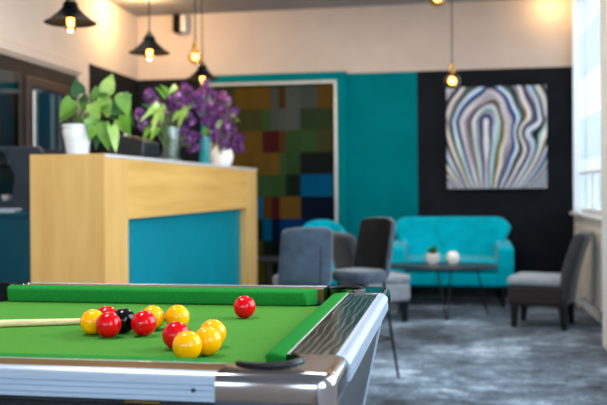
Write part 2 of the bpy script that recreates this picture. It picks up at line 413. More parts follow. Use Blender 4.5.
rows = ['gOOOOsbssOO', 'ggggesssGGk', 'OOOOmmbeegg', 'OOOOOOeekkk', 'eeeeeeedBBB', 'ddBBbmOOnnn', 'ddBdBnNNNnn', 'eedgdkNNnnd', 'oodgokdOnnd', 'oOdkdkeendn']
rows = [r[:10] for r in rows]
yr = [86 + 22.1*i for i in range(11)]
bm = new_bm(); lay = bm.loops.layers.float_color.new('tone')
random.seed(3)
for j, r in enumerate(rows):
    z1 = atY(300, yr[j], YB-.02).z; z0 = max(.06, atY(300, yr[j+1], YB-.02).z)
    if j == 0: z1 = fzt-.035
    for i, ch in enumerate(r):
        x0 = bx(xe[i]) if i else fxl+.03
        x1 = bx(xe[i+1]) if i < 9 else fxr-.032
        if z1-z0 < .01 or x1-x0 < .005: continue
        vs = [bm.verts.new((x-ox, -.004, z)) for x, z in ((x0, z0), (x1, z0), (x1, z1), (x0, z1))]
        f = bm.faces.new(vs); c = lin(pal[ch]); k = random.uniform(.85, 1.15)
        for l in f.loops: l[lay] = (c[0]*k*.5, c[1]*k*.5, c[2]*k*.5, 1)
bk = box(bm, fxl+.03-ox, fxr-.032-ox, 0, .016, .06, fzt-.035)
obj('tile_field', bm, 'mosaic', mp_)

# ------------------------------------------------------------------ painting
ac = atY(446.5, 88, YB-.05); ad = atY(547, 188, YB-.05)
W_, H_ = ad.x-ac.x, ac.z-ad.z
art = thing('canvas_painting', 'square abstract canvas of wavy lilac, blue and teal bands on black wall', 'painting', ((ac.x+ad.x)/2, YB-.03, ad.z))
boxo('canvas', -W_/2, W_/2, -.024, .028, 0, H_, 'canvas_edge', art)
stops = [(0,(38,38,48)),(.07,(176,168,180)),(.16,(214,208,214)),(.23,(96,92,112)),(.30,(62,104,170)),(.36,(150,190,214)),(.43,(208,200,212)),(.49,(40,44,54)),(.55,(24,98,100)),(.60,(150,196,170)),(.66,(206,198,206)),(.73,(120,112,134)),(.79,(222,190,150)),(.84,(214,214,176)),(.90,(170,160,186)),(.96,(84,80,98)),(1,(38,38,48))]
def pcol(t):
    t -= math.floor(t)
    for (a, ca), (b, cb) in zip(stops, stops[1:]):
        if t <= b:
            k = (t-a)/(b-a); return [ca[i]+(cb[i]-ca[i])*k for i in range(3)]
def field(u, v):
    n1 = noise.noise(Vector((u*2.6, v*2.2, 1.3))); n2 = noise.noise(Vector((u*5.5, v*4, 7.7)))
    # a second small knot on the other side
    du, dv = u-.80, v-.50; g = math.exp(-(du*du+dv*dv)/.018)
    u2 = u + .03*n1 + .012*n2 + .10*g*dv/.13; v2 = v + .03*n2 - .10*g*du/.13
    p, q = abs(u2-.41), v2-.66
    if q < 0:
        k = max(.0, v2/.66); wd = .40 + .60*k**.8; d = p/wd*1.0 + .012*n2
    else:
        d = math.sqrt(p*p + (q*.85)**2)*.72 + .28*(p+q*.9)
    e = .25*g
    return d*4.3 + e*1.8 + .22*n1 + .10*n2
bm = new_bm(); lay = bm.loops.layers.float_color.new('tone'); N = 170
gv = [[bm.verts.new((-W_/2 + W_*i/N, -.026, H_*j/N)) for j in range(N+1)] for i in range(N+1)]
cc = {}
for i in range(N+1):
    for j in range(N+1):
        f_ = field(i/N, j/N); c = pcol(f_)
        l1 = math.sin(2*PI*(f_*2.3 + .25*noise.noise(Vector((i/N*3, j/N*2, 9))))); k1 = noise.noise(Vector((i/N*6, j/N*2.5, 4)))
        wt = max(0, min(1, (l1-.35)*2.2))*(.75+.5*k1); dk = max(0, min(1, (-l1-.55)*2.6))*(.8+.5*k1)
        c = [x + (248-x)*max(0, min(1, wt)) for x in c]; c = [x + (26-x)*max(0, min(1, dk)) for x in c]
        m_ = sum(c)/3; c = [m_ + (x-m_)*1.5 for x in c]
        cc[(i, j)] = lin([min(255, max(0, x)) for x in c])
for i in range(N):
    for j in range(N):
        f = bm.faces.new((gv[i][j], gv[i+1][j], gv[i+1][j+1], gv[i][j+1]))
        for l, key in zip(f.loops, ((i,j), (i+1,j), (i+1,j+1), (i,j+1))): l[lay] = cc[key]
obj('painted_surface', bm, 'paint', art)

# wall speaker
sp = atY(173.5, 15, YB-.1); sp2 = atY(186, 32, YB-.1)
spk = thing('wall_speaker', 'small black and white speaker box mounted high on the beige wall', 'speaker', (sp.x, YB, sp2.z))
w = sp2.x-sp.x; h = sp.z-sp2.z
boxo('cabinet', w*.58, w, -.12, -.02, 0, h, 'worktop', spk, bevel=.008)
boxo('grille', 0, w*.57, -.14, -.02, 0, h, 'shade', spk, bevel=.008)
boxo('bracket', w*.4, w*.6, -.02, 0, h*.3, h*.7, 'shade', spk)

# ------------------------------------------------------------------ pool table
xo, xwo, xwi = -.155, -.1743, -.2486
xn = xwi-.038
CX = -1.21
yni, ynn = 1.1864, 1.2244
yfi, yfn = 2.106, 2.068
ywo = at(100, 367.8, .87).y
ZB, ZW = .83, .87
y_out = ywo-.022
CY = (ynn+yfn)/2
PW = yni-ywo                                         # long rail wood width
print('table', ywo, y_out, CY)
pt = thing('pool_table', 'green baize pool table with chrome corners and black rails', 'pool table', (CX, CY, 0))
L2, W2 = xn-CX, yfn-CY                               # half play sizes
def loc(p): return Vector((p[0]-CX, p[1]-CY, p[2] if len(p) > 2 else 0))
AX, AY = xwi-CX, yfi-CY                              # inner edge of the wood
BX, BY = xwo-CX, AY+PW                               # outer edge of the wood
EX, EY = xo-CX, BY+.022                              # outermost
CLX, CLY = .164, .150                                # casting lengths on the long / short side
PR = .045
# cloth bed with pocket cut-outs along its border
cpk = (L2+.021, W2+.010); mpk = (0, W2+.030)
def arc_pts(c, r, a0, a1, n=10): return [(c[0]+r*math.cos(a0+(a1-a0)*i/n), c[1]+r*math.sin(a0+(a1-a0)*i/n)) for i in range(n+1)]
def quad_border():
    bx_, by_ = L2+.03, W2+.03
    pts = []
    for sx, sy in ((1,1), (-1,1), (-1,-1), (1,-1)):
        c = (sx*cpk[0], sy*cpk[1])
        if (sx, sy) == (1,1): ar = arc_pts(c, PR, -.45*PI+.0, -1.05*PI)
        if (sx, sy) == (-1,1): ar = arc_pts(c, PR, .05*PI, -.55*PI)
        if (sx, sy) == (-1,-1): ar = arc_pts(c, PR, .55*PI, -.05*PI)
        if (sx, sy) == (1,-1): ar = arc_pts(c, PR, 1.05*PI, .45*PI)
        ar = [(max(-bx_, min(bx_, x)), max(-by_, min(by_, y))) for x, y in ar]
        pts += ar
        if (sx, sy) == (1,1): pts += [(max(-bx_, min(bx_, x)), min(by_, y)) for x, y in arc_pts(mpk, PR, 0, -PI)]
        if (sx, sy) == (-1,-1): pts += [(x, max(-by_, y)) for x, y in arc_pts((0, -mpk[1]), PR, PI, 0)]
    return pts
bm = new_bm(); prism(bm, quad_border(), ZB-.012, ZB, 'z'); obj('cloth_bed', bm, 'cloth', pt)
# cushions: profile across, lengthwise with mitred jaws
def cushion(p0, p1, inward, j0, j1):
    """p0,p1: wood edge ends (x,y); inward unit vector to the play area; j0,j1: how far the nose is cut back at the ends"""
    p0, p1, n = Vector((*p0, 0)), Vector((*p1, 0)), Vector((*inward, 0)); t = (p1-p0).normalized()
    prof = [(0, ZW+.002, 0), (.030, ZW+.001, .8), (.038, ZW-.004, 1), (.0375, ZW-.010, 1), (.028, ZB+.001, .8), (0, ZB+.001, 0)]
    bm = new_bm(); A = []; B = []
    for d, z, k in prof:
        for lst, p, s, j in ((A, p0, 1, j0), (B, p1, -1, j1)):
            q = p + n*d + t*s*j*k; lst.append(bm.verts.new((q.x, q.y, z)))
    m = len(prof)
    bm.faces.new(A); bm.faces.new(B[::-1])
    for i in range(m): bm.faces.new((A[i], B[i], B[(i+1) % m], A[(i+1) % m]))
    obj('cushion', bm, 'cushion', pt, bevel=.003, seg=2)
gx, gy, gm = .046, .026, .042
for sx in (1, -1):
    cushion((sx*AX, -W2+gy), (sx*AX, W2-gy), (-sx, 0), .030, .030)
    for sy in (1, -1):
        cushion((sx*gm, sy*AY), (sx*(L2-gx), sy*AY), (0, -sy), .012, .030)
# rail laminates and aluminium profiles
def alu_profile(u):   # (out from wood outer edge, z)
    return [(0, ZW+.001), (.004, ZW+.002), (.011, ZW), (.017, ZW-.004), (.021, ZW-.010), (.0222, ZW-.0125), (.0190, ZW-.0135), (.0190, ZW-.0145), (.0224, ZW-.0155), (.0224, ZW-.0205), (.0190, ZW-.0212), (.0190, ZW-.0222), (.0224, ZW-.023), (.0224, ZW-.029), (.0190, ZW-.0298), (.0190, ZW-.0308), (.0224, ZW-.0316), (.0224, ZW-.037), (.017, ZW-.039), (0, ZW-.039)]
for sx in (1, -1):
    bm = new_bm(); box(bm, min(sx*AX, sx*BX), max(sx*AX, sx*BX), -EY+CLY, EY-CLY, ZW-.03, ZW); obj('rail', bm, 'railwood', pt)
    bm = new_bm(); x0 = sx*AX; box(bm, min(x0, x0+sx*.002), max(x0, x0+sx*.002), -EY+CLY, EY-CLY, ZW, ZW+.0012); obj('rail_bead', bm, 'silver', pt)
    bm = new_bm(); prism(bm, [(sx*(BX+u), z) for u, z in alu_profile(0)], -EY+CLY, EY-CLY, 'y'); obj('rail_trim', bm, 'alu', pt, smooth=True, angle=30)
    for sy in (1, -1):
        a, b = sorted((sx*.075, sx*(EX-CLX)))
        bm = new_bm(); box(bm, a, b, min(sy*AY, sy*BY), max(sy*AY, sy*BY), ZW-.03, ZW); obj('rail', bm, 'railbrown', pt)
        bm = new_bm(); box(bm, a, b, min(sy*AY, sy*(AY+.002)), max(sy*AY, sy*(AY+.002)), ZW, ZW+.0012); obj('rail_bead', bm, 'silver', pt)
        bm = new_bm(); prism(bm, [(sy*(BY+u), z) for u, z in alu_profile(0)], a, b, 'x'); tr = obj('rail_trim', bm, 'alu', pt, smooth=True, angle=30)
        for q in (a+.030, b-.030):
            bm = new_bm(); prism(bm, [(q+.0035*math.cos(i*PI/6), ZW-.022+.0032*math.sin(i*PI/6)) for i in range(12)], sy*(EY-.001), sy*(EY+.0012), 'y'); obj('screw', bm, 'plug', tr)
# chrome corner castings: plan outline with a rounded outer corner and the pocket bite
def casting(sx, sy):
    r = .030
    c = (cpk[0], cpk[1]); R = PR+.006
    outer = [(EX-CLX, EY)]
    for i in range(9):
        a = PI/2 - i*PI/16; outer.append((EX-r+r*math.cos(a), EY-r+r*math.sin(a)))
    outer.append((EX, EY-CLY))
    # inside edge: along the wood end to the pocket bite, around it, out again
    a1 = math.atan2(-(0.018), AX-c[0]); 
    inner = [(AX, EY-CLY), (AX, c[1]-.03)] if AX > c[0]+R*.5 else [(AX, EY-CLY)]
    bite = [(c[0]+R*math.cos(a), c[1]+R*math.sin(a)) for a in [(-.28*PI + i*(1.28+.28-.5)*PI/14) for i in range(15)]]
    inner = [(AX, EY-CLY)] + bite + [(EX-CLX, AY)]
    poly = outer + inner
    # layered to round the outer top edge
    lay_ = [(0, ZW-.041), (0, ZW-.014), (.0015, ZW-.008), (.005, ZW-.003), (.011, ZW+.0005), (.018, ZW+.0015)]
    bm = new_bm(); rings = []
    no = len(outer)
    for inset, z in lay_:
        ring = []
        for i, (x, y) in enumerate(poly):
            if i < no:
                if i == 0: x2, y2 = x, y-inset
                elif i == no-1: x2, y2 = x-inset, y
                else:
                    a = PI/2 - (i-1)*PI/16; x2, y2 = x-inset*math.cos(a), y-inset*math.sin(a)
            else: x2, y2 = x, y
            ring.append(bm.verts.new((sx*x2, sy*y2, z)))
        rings.append(ring)
    n = len(poly)
    for A, B in zip(rings, rings[1:]):
        for i in range(n): bm.faces.new((A[i], A[(i+1) % n], B[(i+1) % n], B[i]))
    bm.faces.new(rings[0]); top = bm.faces.new(rings[-1])
    bmesh.ops.triangulate(bm, faces=[top])
    o = obj('corner_casting', bm, 'chrome', pt, smooth=True, angle=35)
    # leather rim hugging the pocket and the drop below
    bm = new_bm()
    rim = [(sx*(c[0]+(R-.002)*math.cos(a)), sy*(c[1]+(R-.002)*math.sin(a)), ZW+.003) for a in [(-.30*PI + i*1.10*PI/20) for i in range(21)]]
    tube(bm, rim, [.0035+.0022*math.sin(PI*i/20) for i in range(21)], 8)
    p = obj('pocket', bm, 'rubber', pt, smooth=True)
    bm = new_bm()
    for R2, z0, z1 in ((R, ZW, ZB-.02), (R, ZB-.02, ZB-.10)): pass
    lathe(bm, [(R+.001, ZW), (R, ZB-.02), (R*.9, ZB-.09), (0, ZB-.095)], 24, (sx*c[0], sy*c[1], 0))
    # keep only the outer half of the wall above the bed
    kill = [f for f in bm.faces if f.calc_center_median().z > ZB-.012 and ((f.calc_center_median().x*sx-c[0])*.75 + (f.calc_center_median().y*sy-c[1])*.66) < -.004]
    bmesh.ops.delete(bm, geom=kill, context='FACES')
    obj('pocket_lining', bm, 'hole', p, smooth=True)
for sx in (1, -1):
    for sy in (1, -1): casting(sx, sy)
# middle pockets
for sy in (1, -1):
    R = PR+.004; c = (0, mpk[1])
    poly = [(-.075, EY), (.075, EY), (.075, AY)] + [(c[0]+R*math.cos(a), c[1]+R*math.sin(a)) for a in [i*PI/12 for i in range(13)]] + [(-.075, AY)]
    poly = [(x, max(y, AY) if i > 2 else y) for i, (x, y) in enumerate(poly)]
    bm = new_bm(); prism(bm, [(x, sy*min(y, EY-.004) if i > 1 else sy*y) for i, (x, y) in enumerate(poly)], ZW-.041, ZW+.001, 'z')
    obj('side_casting', bm, 'chrome', pt, bevel=.004)
    bm = new_bm()
    tube(bm, [(R*math.cos(a), sy*min(c[1]+R*math.sin(a), EY-.006), ZW+.0005) for a in [-.05*PI+i*1.1*PI/16 for i in range(17)]], .003, 8)
    p = obj('pocket', bm, 'rubber', pt, smooth=True)
    bm = new_bm(); lathe(bm, [(R-.001, ZW-.002), (R-.001, ZB-.012), (R*.9, ZB-.09), (0, ZB-.095)], 24, (0, sy*c[1], 0))
    bmesh.ops.delete(bm, geom=[f for f in bm.faces if f.calc_center_median().z > ZB-.011 and f.calc_center_median().y*sy < c[1]-.012], context='FACES')
    for f in list(bm.faces):
        for v in f.verts:
            if v.co.y*sy > EY-.008: v.co.y = sy*(EY-.008)
    obj('pocket_lining', bm, 'hole', p, smooth=True)
# tapered cabinet
zt0, zt1 = .34, ZB-.004
def cab(sgn_in, z): k = (zt1-z)/(zt1-zt0); return (EX-.018-.10*k, EY-.020-.07*k)
bm = new_bm(); rings = []
for z in (zt0, zt1):
    x, y = cab(0, z); rings.append([bm.verts.new((sx*x, sy*y, z)) for sx, sy in ((-1,-1), (1,-1), (1,1), (-1,1))])
for i in range(4): bm.faces.new((rings[0][i], rings[0][(i+1) % 4], rings[1][(i+1) % 4], rings[1][i]))
bm.faces.new(rings[0])
obj('cabinet', bm, 'cabinet', pt)
# dark slatted apron panels on the long sides
for sy in (1, -1):
    bm = new_bm(); poly = []
    n = 7
    for i in range(n):
        z = zt1-.004-i*.012; x, y = cab(0, z)
        poly += [(sy*(y+.010), z), (sy*(y+.010), z-.009), (sy*(y+.006), z-.0095), (sy*(y+.006), z-.012)]
    z = zt1-.004-n*.012; x, y = cab(0, z)
    poly += [(sy*(y-.01), z), (sy*(cab(0, zt1-.004)[1]-.01), zt1-.004)]
    prism(bm, poly, -(EX-.12), EX-.12, 'x'); obj('apron', bm, 'black_gloss', pt)
q = at(148, 399.5, .826); ql = loc(q)
bm = new_bm(); box(bm, ql.x-.026, ql.x+.026, -(EY-.003), -(EY-.022), .8265, .8300); obj('latch', bm, 'brass', pt, bevel=.002)
# metal trims down the cabinet's corners, and legs
for sx in (1, -1):
    for sy in (1, -1):
        bm = new_bm()
        (xt, yt), (xb_, yb2) = cab(0, zt1), cab(0, zt0)
        pl = [(.004, .004), (-.036, .004), (-.036, -.002), (-.004, -.002), (-.004, -.022), (.004, -.022)]
        A = [bm.verts.new((sx*(xt+a), sy*(yt+b), zt1)) for a, b in pl]; B = [bm.verts.new((sx*(xb_+a), sy*(yb2+b), zt0)) for a, b in pl]
        bm.faces.new(A); bm.faces.new(B[::-1])
        for i in range(6): bm.faces.new((A[i], B[i], B[(i+1) % 6], A[(i+1) % 6]))
        obj('corner_trim', bm, 'alu', pt)
        bm = new_bm(); lx, ly = sx*(xb_-.12), sy*(yb2-.10)
        for (w_, z0), (w2, z1) in (((.045, .03), (.065, zt0+.01)),):
            A = [bm.verts.new((lx+a*w_, ly+b*w_, z0)) for a, b in ((-1,-1), (1,-1), (1,1), (-1,1))]; B = [bm.verts.new((lx+a*w2, ly+b*w2, z1)) for a, b in ((-1,-1), (1,-1), (1,1), (-1,1))]
            bm.faces.new(A); bm.faces.new(B)
            for i in range(4): bm.faces.new((A[i], A[(i+1) % 4], B[(i+1) % 4], B[i]))
        lg = obj('leg', bm, 'black_gloss', pt, bevel=.006)
        bm = new_bm(); lathe(bm, [(0,0), (.035,0), (.035,.02), (.012,.022), (.012,.034), (0,.034)], 20, (lx, ly, 0)); obj('levelling_foot', bm, 'steel_dark', lg, smooth=True)

# ------------------------------------------------------------------ balls and cue
BR = .0254
balls = [
 ('yellow', 93.7, 321.6, 'yellow pool ball at the outer end of the black ball cluster, overlapping the cue'),
 ('red', 105.6, 318.4, 'red pool ball mostly hidden behind the yellow and red pair beside the black ball'),
 ('red', 108.6, 324.7, 'red pool ball in front of the hidden red one, touching the black ball'),
 ('black_ball', 123.6, 320.6, 'only black pool ball, tucked between two red balls'),
 ('red', 143.8, 323.3, 'red pool ball standing just in front of a yellow ball, next to black ball'),
 ('yellow', 152.6, 317.6, 'yellow pool ball half hidden behind the middle red ball'),
 ('yellow', 177.4, 317.0, 'yellow pool ball alone by the cue tip, clear of other balls'),
 ('red', 176.1, 335.3, 'red pool ball behind the nearest yellow ball in the loose trio'),
 ('yellow', 188.6, 345.4, 'yellow pool ball closest to the brown front rail'),
 ('yellow', 206.2, 341.4, 'yellow pool ball in the middle of the row of three yellow balls'),
 ('yellow', 212.7, 333.2, 'yellow pool ball at the back of the row of three yellow balls'),
 ('red', 244.6, 307.0, 'lone red pool ball near the far green cushion')]
bp = [at(b[1], b[2], ZB+BR) for b in balls]
for it in range(60):
    for i in range(len(bp)):
        for j in range(i):
            d = bp[i]-bp[j]; d.z = 0
            if d.length < 2*BR+.0004:
                k = (2*BR+.0005-d.length)/2; d.normalize(); bp[i] += d*k; bp[j] -= d*k
first = None
for (m, px, py, lab), p in zip(balls, bp):
    bm = new_bm(); bmesh.ops.create_uvsphere(bm, u_segments=40, v_segments=24, radius=BR)
    o = obj('pool_ball', bm, m, smooth=True, angle=180); o.location = (p.x, p.y, ZB+BR)
    tag(o, lab, 'pool ball', 'pool balls on the green baize')
c0 = at(0, 323.6, ZB+.008); c1 = at(165.5, 319.2, ZB+.006)
dv = (c1-c0); dv.z = 0; dv.normalize()
LC = 1.40
cue = thing('pool_cue', 'pale wooden pool cue lying on the green cloth behind the balls', 'pool cue', (c1.x, c1.y, ZB))
butt = Vector((-dv.x*LC, -dv.y*LC, .0155))
rr = lambda k: .0052 + (.0145-.0052)*k**.9
def cpt(k): return Vector((butt.x*k, butt.y*k, rr(k)+.0006))
bm = new_bm(); ks = [.02, .2, .4, .6, .8]; tube(bm, [cpt(k) for k in ks], [rr(k) for k in ks], 16); obj('shaft', bm, 'cue_wood', cue, smooth=True)
bm = new_bm(); tube(bm, [cpt(.8), cpt(1)], [rr(.8), rr(1)], 16); obj('butt', bm, 'black_gloss', cue, smooth=True)
bm = new_bm(); tube(bm, [cpt(.006), cpt(.02)], [rr(0), rr(.02)], 16); obj('ferrule', bm, 'bone', cue, smooth=True)
bm = new_bm(); tube(bm, [cpt(0), cpt(.006)], [rr(0)*.9, rr(0)], 16); obj('tip', bm, 'cue_tip', cue, smooth=True)

# ------------------------------------------------------------------ counter
xc, zc, zp, y0c = -1.6964, 1.307, .9712, 3.8984
y0c = atX(104, 153, xc).y; y1c = atX(256.5, 169, xc).y; x0c = atY(30, 160, y0c).x
ct = thing('bar_counter', 'pale wood bar counter with teal front panel and light grey top edge', 'counter', ((x0c+xc)/2, (y0c+y1c)/2, 0))
cx_, cy_ = ct.location.x, ct.location.y
hx, hy2 = (xc-x0c)/2, (y1c-y0c)/2
st = atX(128, 200, xc).y - y0c; rec = .055
zt2 = zc-.018
bm = new_bm(); box(bm, -hx, hx-rec, -hy2, -hy2+.04, 0, zt2); box(bm, -hx, hx, -hy2, -hy2+.012, zt2, zc); obj('end_panel', bm, 'wood', ct)
boxo('end_panel', -hx, hx-rec, hy2-.04, hy2, 0, zt2, 'wood', ct)
bm = new_bm(); box(bm, hx-rec, hx, -hy2, -hy2+st, 0, zt2); obj('front_stile', bm, 'wood', ct)
s2 = y1c - atX(246.5, 200, xc).y
bm = new_bm(); box(bm, hx-rec, hx, hy2-s2, hy2, 0, zt2); obj('front_stile', bm, 'wood', ct)
boxo('front_rail', hx-rec, hx, -hy2+st, hy2-s2, zp, zt2, 'wood_h', ct)
boxo('front_panel', hx-rec-.02, hx-rec, -hy2+.04, hy2-.04, .08, zp+.02, 'counter_teal', ct)
boxo('plinth', hx-rec-.02, hx-.03, -hy2+st, hy2-s2, 0, .08, 'leg_black', ct)
boxo('worktop', -hx-.005, hx+.004, -hy2+.012, hy2+.004, zt2, zc, 'worktop', ct, bevel=.003)
boxo('shelf', -hx+.02, hx-rec-.02, -hy2+.04, hy2-.04, .6, .63, 'wood', ct)

# lower service counter behind
q = at(15, 212.5, .98)
lc = thing('service_counter', 'low service counter, teal painted dark for shade, with white top behind the wood bar', 'counter', (0, 0, 0))
lx0, lx1 = XL+.35, x0c-.012
ly0, ly1 = q.y, q.y+.62
lc.location = ((lx0+lx1)/2, (ly0+ly1)/2, 0)
a, b = (lx1-lx0)/2, (ly1-ly0)/2
boxo('cabinet_body', -a, a, -b+.02, b, .0, .95, 'teal_dark_shade', lc)
boxo('worktop', -a, a, -b, b, .95, .98, 'teal_dark_shade', lc, bevel=.004)
# espresso machine: C-shaped side profile
m0 = atD(0, 203, q.y/ .985 + .55)
mY = ly0+.10
mz = .98
mr = atY(62, 148, mY+.4).x if False else lx1-.03
def mp2(px, py): v = atY(px, py, mY); return (v.x, v.z)
P = [mp2(-24, 146.5), mp2(0, 146.5), mp2(58, 146.5)]
em = thing('espresso_machine', 'black espresso machine with angular side on the low teal counter', 'coffee machine', (lx0+.5, mY, mz))
ex, ez = em.location.x, mz
def ml(px, py): v = atY(px, py, mY); return (v.x-ex, v.z-ez)
right = min(atY(42, 150, mY).x, lx1-.02)-ex
left = ml(-22, 150)[0]
tz, bz = ml(0, 147)[1], 0.0
side = [(left, bz), (right-.02, bz), (right, bz+.05), (right, tz-.03), (right-.03, tz), (left, tz), (left, tz-.05), ml(3, 151.5), ml(14.5, 177), ml(11, 200.5), (left, ml(0, 201.5)[1])]
for i, (ya_, yb3) in enumerate(((0, .03), (.42, .45))):
    bm = new_bm(); prism(bm, side, ya_, yb3, 'y'); obj('side_panel', bm, 'machine', em, bevel=.006)
inner = [(left+.02, bz+.01), (right-.03, bz+.01), (right-.02, tz-.04), (left+.02, tz-.012), (left+.02, tz-.05), ml(1, 153), ml(16, 177), ml(13, 199), (left+.02, ml(0, 203.5)[1])]
bm = new_bm(); prism(bm, inner, .03, .42, 'y'); obj('body', bm, 'machine_in', em)
gx_ = ml(4, 170)[0]
bm = new_bm(); lathe(bm, [(0,0), (.035,0), (.035,.05), (.03,.06), (0,.06)], 20, (gx_-.06, .22, tz-.115)); obj('group_head', bm, 'silver', em, smooth=True)
bm = new_bm(); tube(bm, [(gx_-.09, .22, tz-.12), (gx_-.20, .22, tz-.13)], .012); obj('portafilter_handle', bm, 'leg_black', em, smooth=True)
# cup on its drip tray and white tray at its foot
cp = atY(7, 198.5, mY+.12)
cup = thing('coffee_cup', 'small white cup under the espresso machine spout', 'cup', (cp.x, mY+.1, mz+ml(0, 201.5)[1]+.003))
bm = new_bm(); lathe(bm, [(0,.002), (.016,.002), (.018,0), (.026,.012), (.032,.042), (.029,.042), (.024,.014), (0,.008)], 24); obj('bowl', bm, 'ceramic', cup, smooth=True)
bm = new_bm(); tube(bm, [(.030,0,.036), (.042,0,.034), (.044,0,.02), (.028,0,.014)], .003, 6); obj('handle', bm, 'ceramic', cup, smooth=True)
t0, t1 = at(4, 211, .985), at(29, 211, .985)
ty = thing('serving_tray', 'pale plastic tray lying in front of the espresso machine', 'tray', ((t0.x+t1.x)/2, ly0+.05, .98))
hw = (t1.x-t0.x)/2; hw = min(hw, lx1-.003-ty.location.x)
bm = new_bm(); prism(bm, [(-hw, .012), (-hw+.03, 0), (hw-.012, 0), (hw, .012), (hw, .017), (-hw, .017)], -.045, .045, 'y'); obj('base', bm, 'tray', ty)
bm = new_bm()
for ya_ in (-.045, .041): box(bm, -hw, hw, ya_, ya_+.004, .017, .026)
obj('rim', bm, 'tray', ty)

# ------------------------------------------------------------------ things on the counter
ZT = zc+.0005
def leaf(bm, base, tip, width, nrm, cup_=.15, mi=0):
    """heart-shaped leaf from base to tip"""
    base, tip = Vector(base), Vector(tip); t = tip-base; Ln = t.length; t.normalize()
    n = Vector(nrm).normalized(); s = t.cross(n).normalized(); n = s.cross(t)
    out = [(-.06, .16), (-.10, .34), (.04, .48), (.25, .50), (.5, .40), (.75, .22), (.9, .09), (1, 0)]
    mids = [0, .02, .08, .25, .5, .75, .9, 1]
    rows_ = []
    for (k, w_), mk in zip(out, mids):
        droop = -n*(Ln*.25*mk*mk)
        c = bm.verts.new(base + t*Ln*mk + droop)
        l_ = bm.verts.new(base + t*Ln*k + s*w_*width + n*cup_*w_*width - n*(Ln*.25*k*k)) if w_ else c
        r_ = bm.verts.new(base + t*Ln*k - s*w_*width + n*cup_*w_*width - n*(Ln*.25*k*k)) if w_ else c
        rows_.append((l_, c, r_))
    for A, B in zip(rows_, rows_[1:]):
        for i in (0, 1):
            vs = []
            for v in (A[i], A[i+1], B[i+1], B[i]):
                if v not in vs: vs.append(v)
            if len(vs) >= 3: bm.faces.new(vs).material_index = mi
# pothos in white pot
pX = (x0c+xc)/2
pb = atX(77.5, 150, pX); Dp = (pb-O).dot(Vector((-math.sin(YAW), math.cos(YAW), 0)))
s_ = Dp/F
pl = thing('potted_plant', 'heart-leaved green plant in a fluted white pot on the bar end', 'potted plant', (pb.x, pb.y, ZT))
def pw(px, py, dd=0): v = atD(px, py, Dp+dd); return v - Vector(pl.location)
bm = new_bm(); r0, r1, hh = 10.5*s_, 15.2*s_, 30.0*s_
lathe(bm, [(0, .003), (r0*.9, .0), (r0, .004), (r1*.86, hh*.55), (r1*.98, hh*.78), (r1*.90, hh*.86), (r1*1.0, hh*.95), (r1*.98, hh), (r1*.86, hh), (r1*.84, hh*.86), (0, hh*.86)], 32)
obj('pot', bm, 'ceramic', pl, smooth=True, angle=50)
bm = new_bm(); lathe(bm, [(r1*.83, hh*.87), (r1*.4, hh*.9), (0, hh*.91)], 20); obj('soil', bm, 'soil', pl)
Lf = [ # base px, tip px, width px, mat, depth
 (73,104,57,121,19,0,0),(72,100,58,117,14,0,-.04),(80,94,73,79,16,2,0),(84,102,84,92,12,2,.03),(106,92,112,73,15,1,0),(103,98,100,84,12,0,.03),
 (122,95,128,116,15,0,-.02),(119,100,131,94,12,1,.02),(97,98,95,86,12,0,.03),(104,99,107,118,14,1,-.02),(92,104,99,121,13,1,-.05),(113,100,116,119,11,2,0),
 (99,121,91,138,17,0,-.05),(103,124,107,150,15,0,-.06),(112,126,118,151,11,1,-.06),(124,115,128,139,12,0,0),(118,120,124,132,10,1,.03),(95,100,84,112,10,2,.04),
 (88,118,98,130,12,0,-.06),(98,128,94,150,10,2,-.03),(108,112,120,110,11,0,.05),(86,108,79,98,10,0,.05),(101,110,110,100,12,0,-.03),(110,86,104,100,12,0,.02),(126,104,132,127,9,2,.04),(94,126,88,140,11,0,-.07),(107,134,112,147,9,2,.0)]
cen = pw(80, 122)
stems = new_bm(); fol = new_bm(); vd = Vector((math.sin(YAW), -math.cos(YAW), .35))
for (bx1, by1, tx, ty_, wd, mi, dd) in Lf:
    b_ = pw(bx1, by1, dd); t_ = pw(tx, ty_, dd+random.uniform(-.03, .02))
    nrm = vd + Vector((random.uniform(-.5,.5), random.uniform(-.3,.3), random.uniform(-.2,.5)))
    leaf(fol, b_, t_, wd*s_*1.05, nrm, mi=mi)
    o_ = Vector((random.uniform(-.03,.03), random.uniform(-.03,.03), hh*.9)); mdl = (o_+b_)/2 + Vector((0, 0, .05))
    tube(stems, [o_, (o_*.6+mdl*.4)+Vector((0,0,.02)), mdl, b_], .0022, 5)
obj('foliage', fol, ['leaf', 'leaf_light', 'leaf_dark'], pl, smooth=True, angle=180); obj('stem', stems, 'stem', pl, smooth=True)
# clear glass vase, white round vase, teal tin, black box
def cx_at(px, X): v = atX(px, 160, X); return v, (v-O).dot(Vector((-math.sin(YAW), math.cos(YAW), 0)))/F
gv_, gs = cx_at(170, -1.83)
gvs = thing('glass_vase', 'clear straight glass vase of flower stems on the bar', 'vase', (gv_.x, gv_.y, ZT))
bm = new_bm(); R_ = 11.5*gs; hv = 34*gs
lathe(bm, [(0,.0), (R_*.92,0), (R_*.95,.004), (R_,hv), (R_-.003,hv), (R_*.9,.012), (0,.012)], 28); obj('vessel', bm, 'vase_glass', gvs, smooth=True)
bm = new_bm(); lathe(bm, [(0,.013), (R_*.88,.013), (R_*.92,hv*.55), (0,hv*.55)], 24); obj('water', bm, 'vase_glass', gvs)
wv, ws = cx_at(222, -1.87)
wvs = thing('round_vase', 'squat white ceramic vase at the far end of the bar', 'vase', (wv.x, wv.y, ZT))
bm = new_bm(); r_ = 11.5*ws
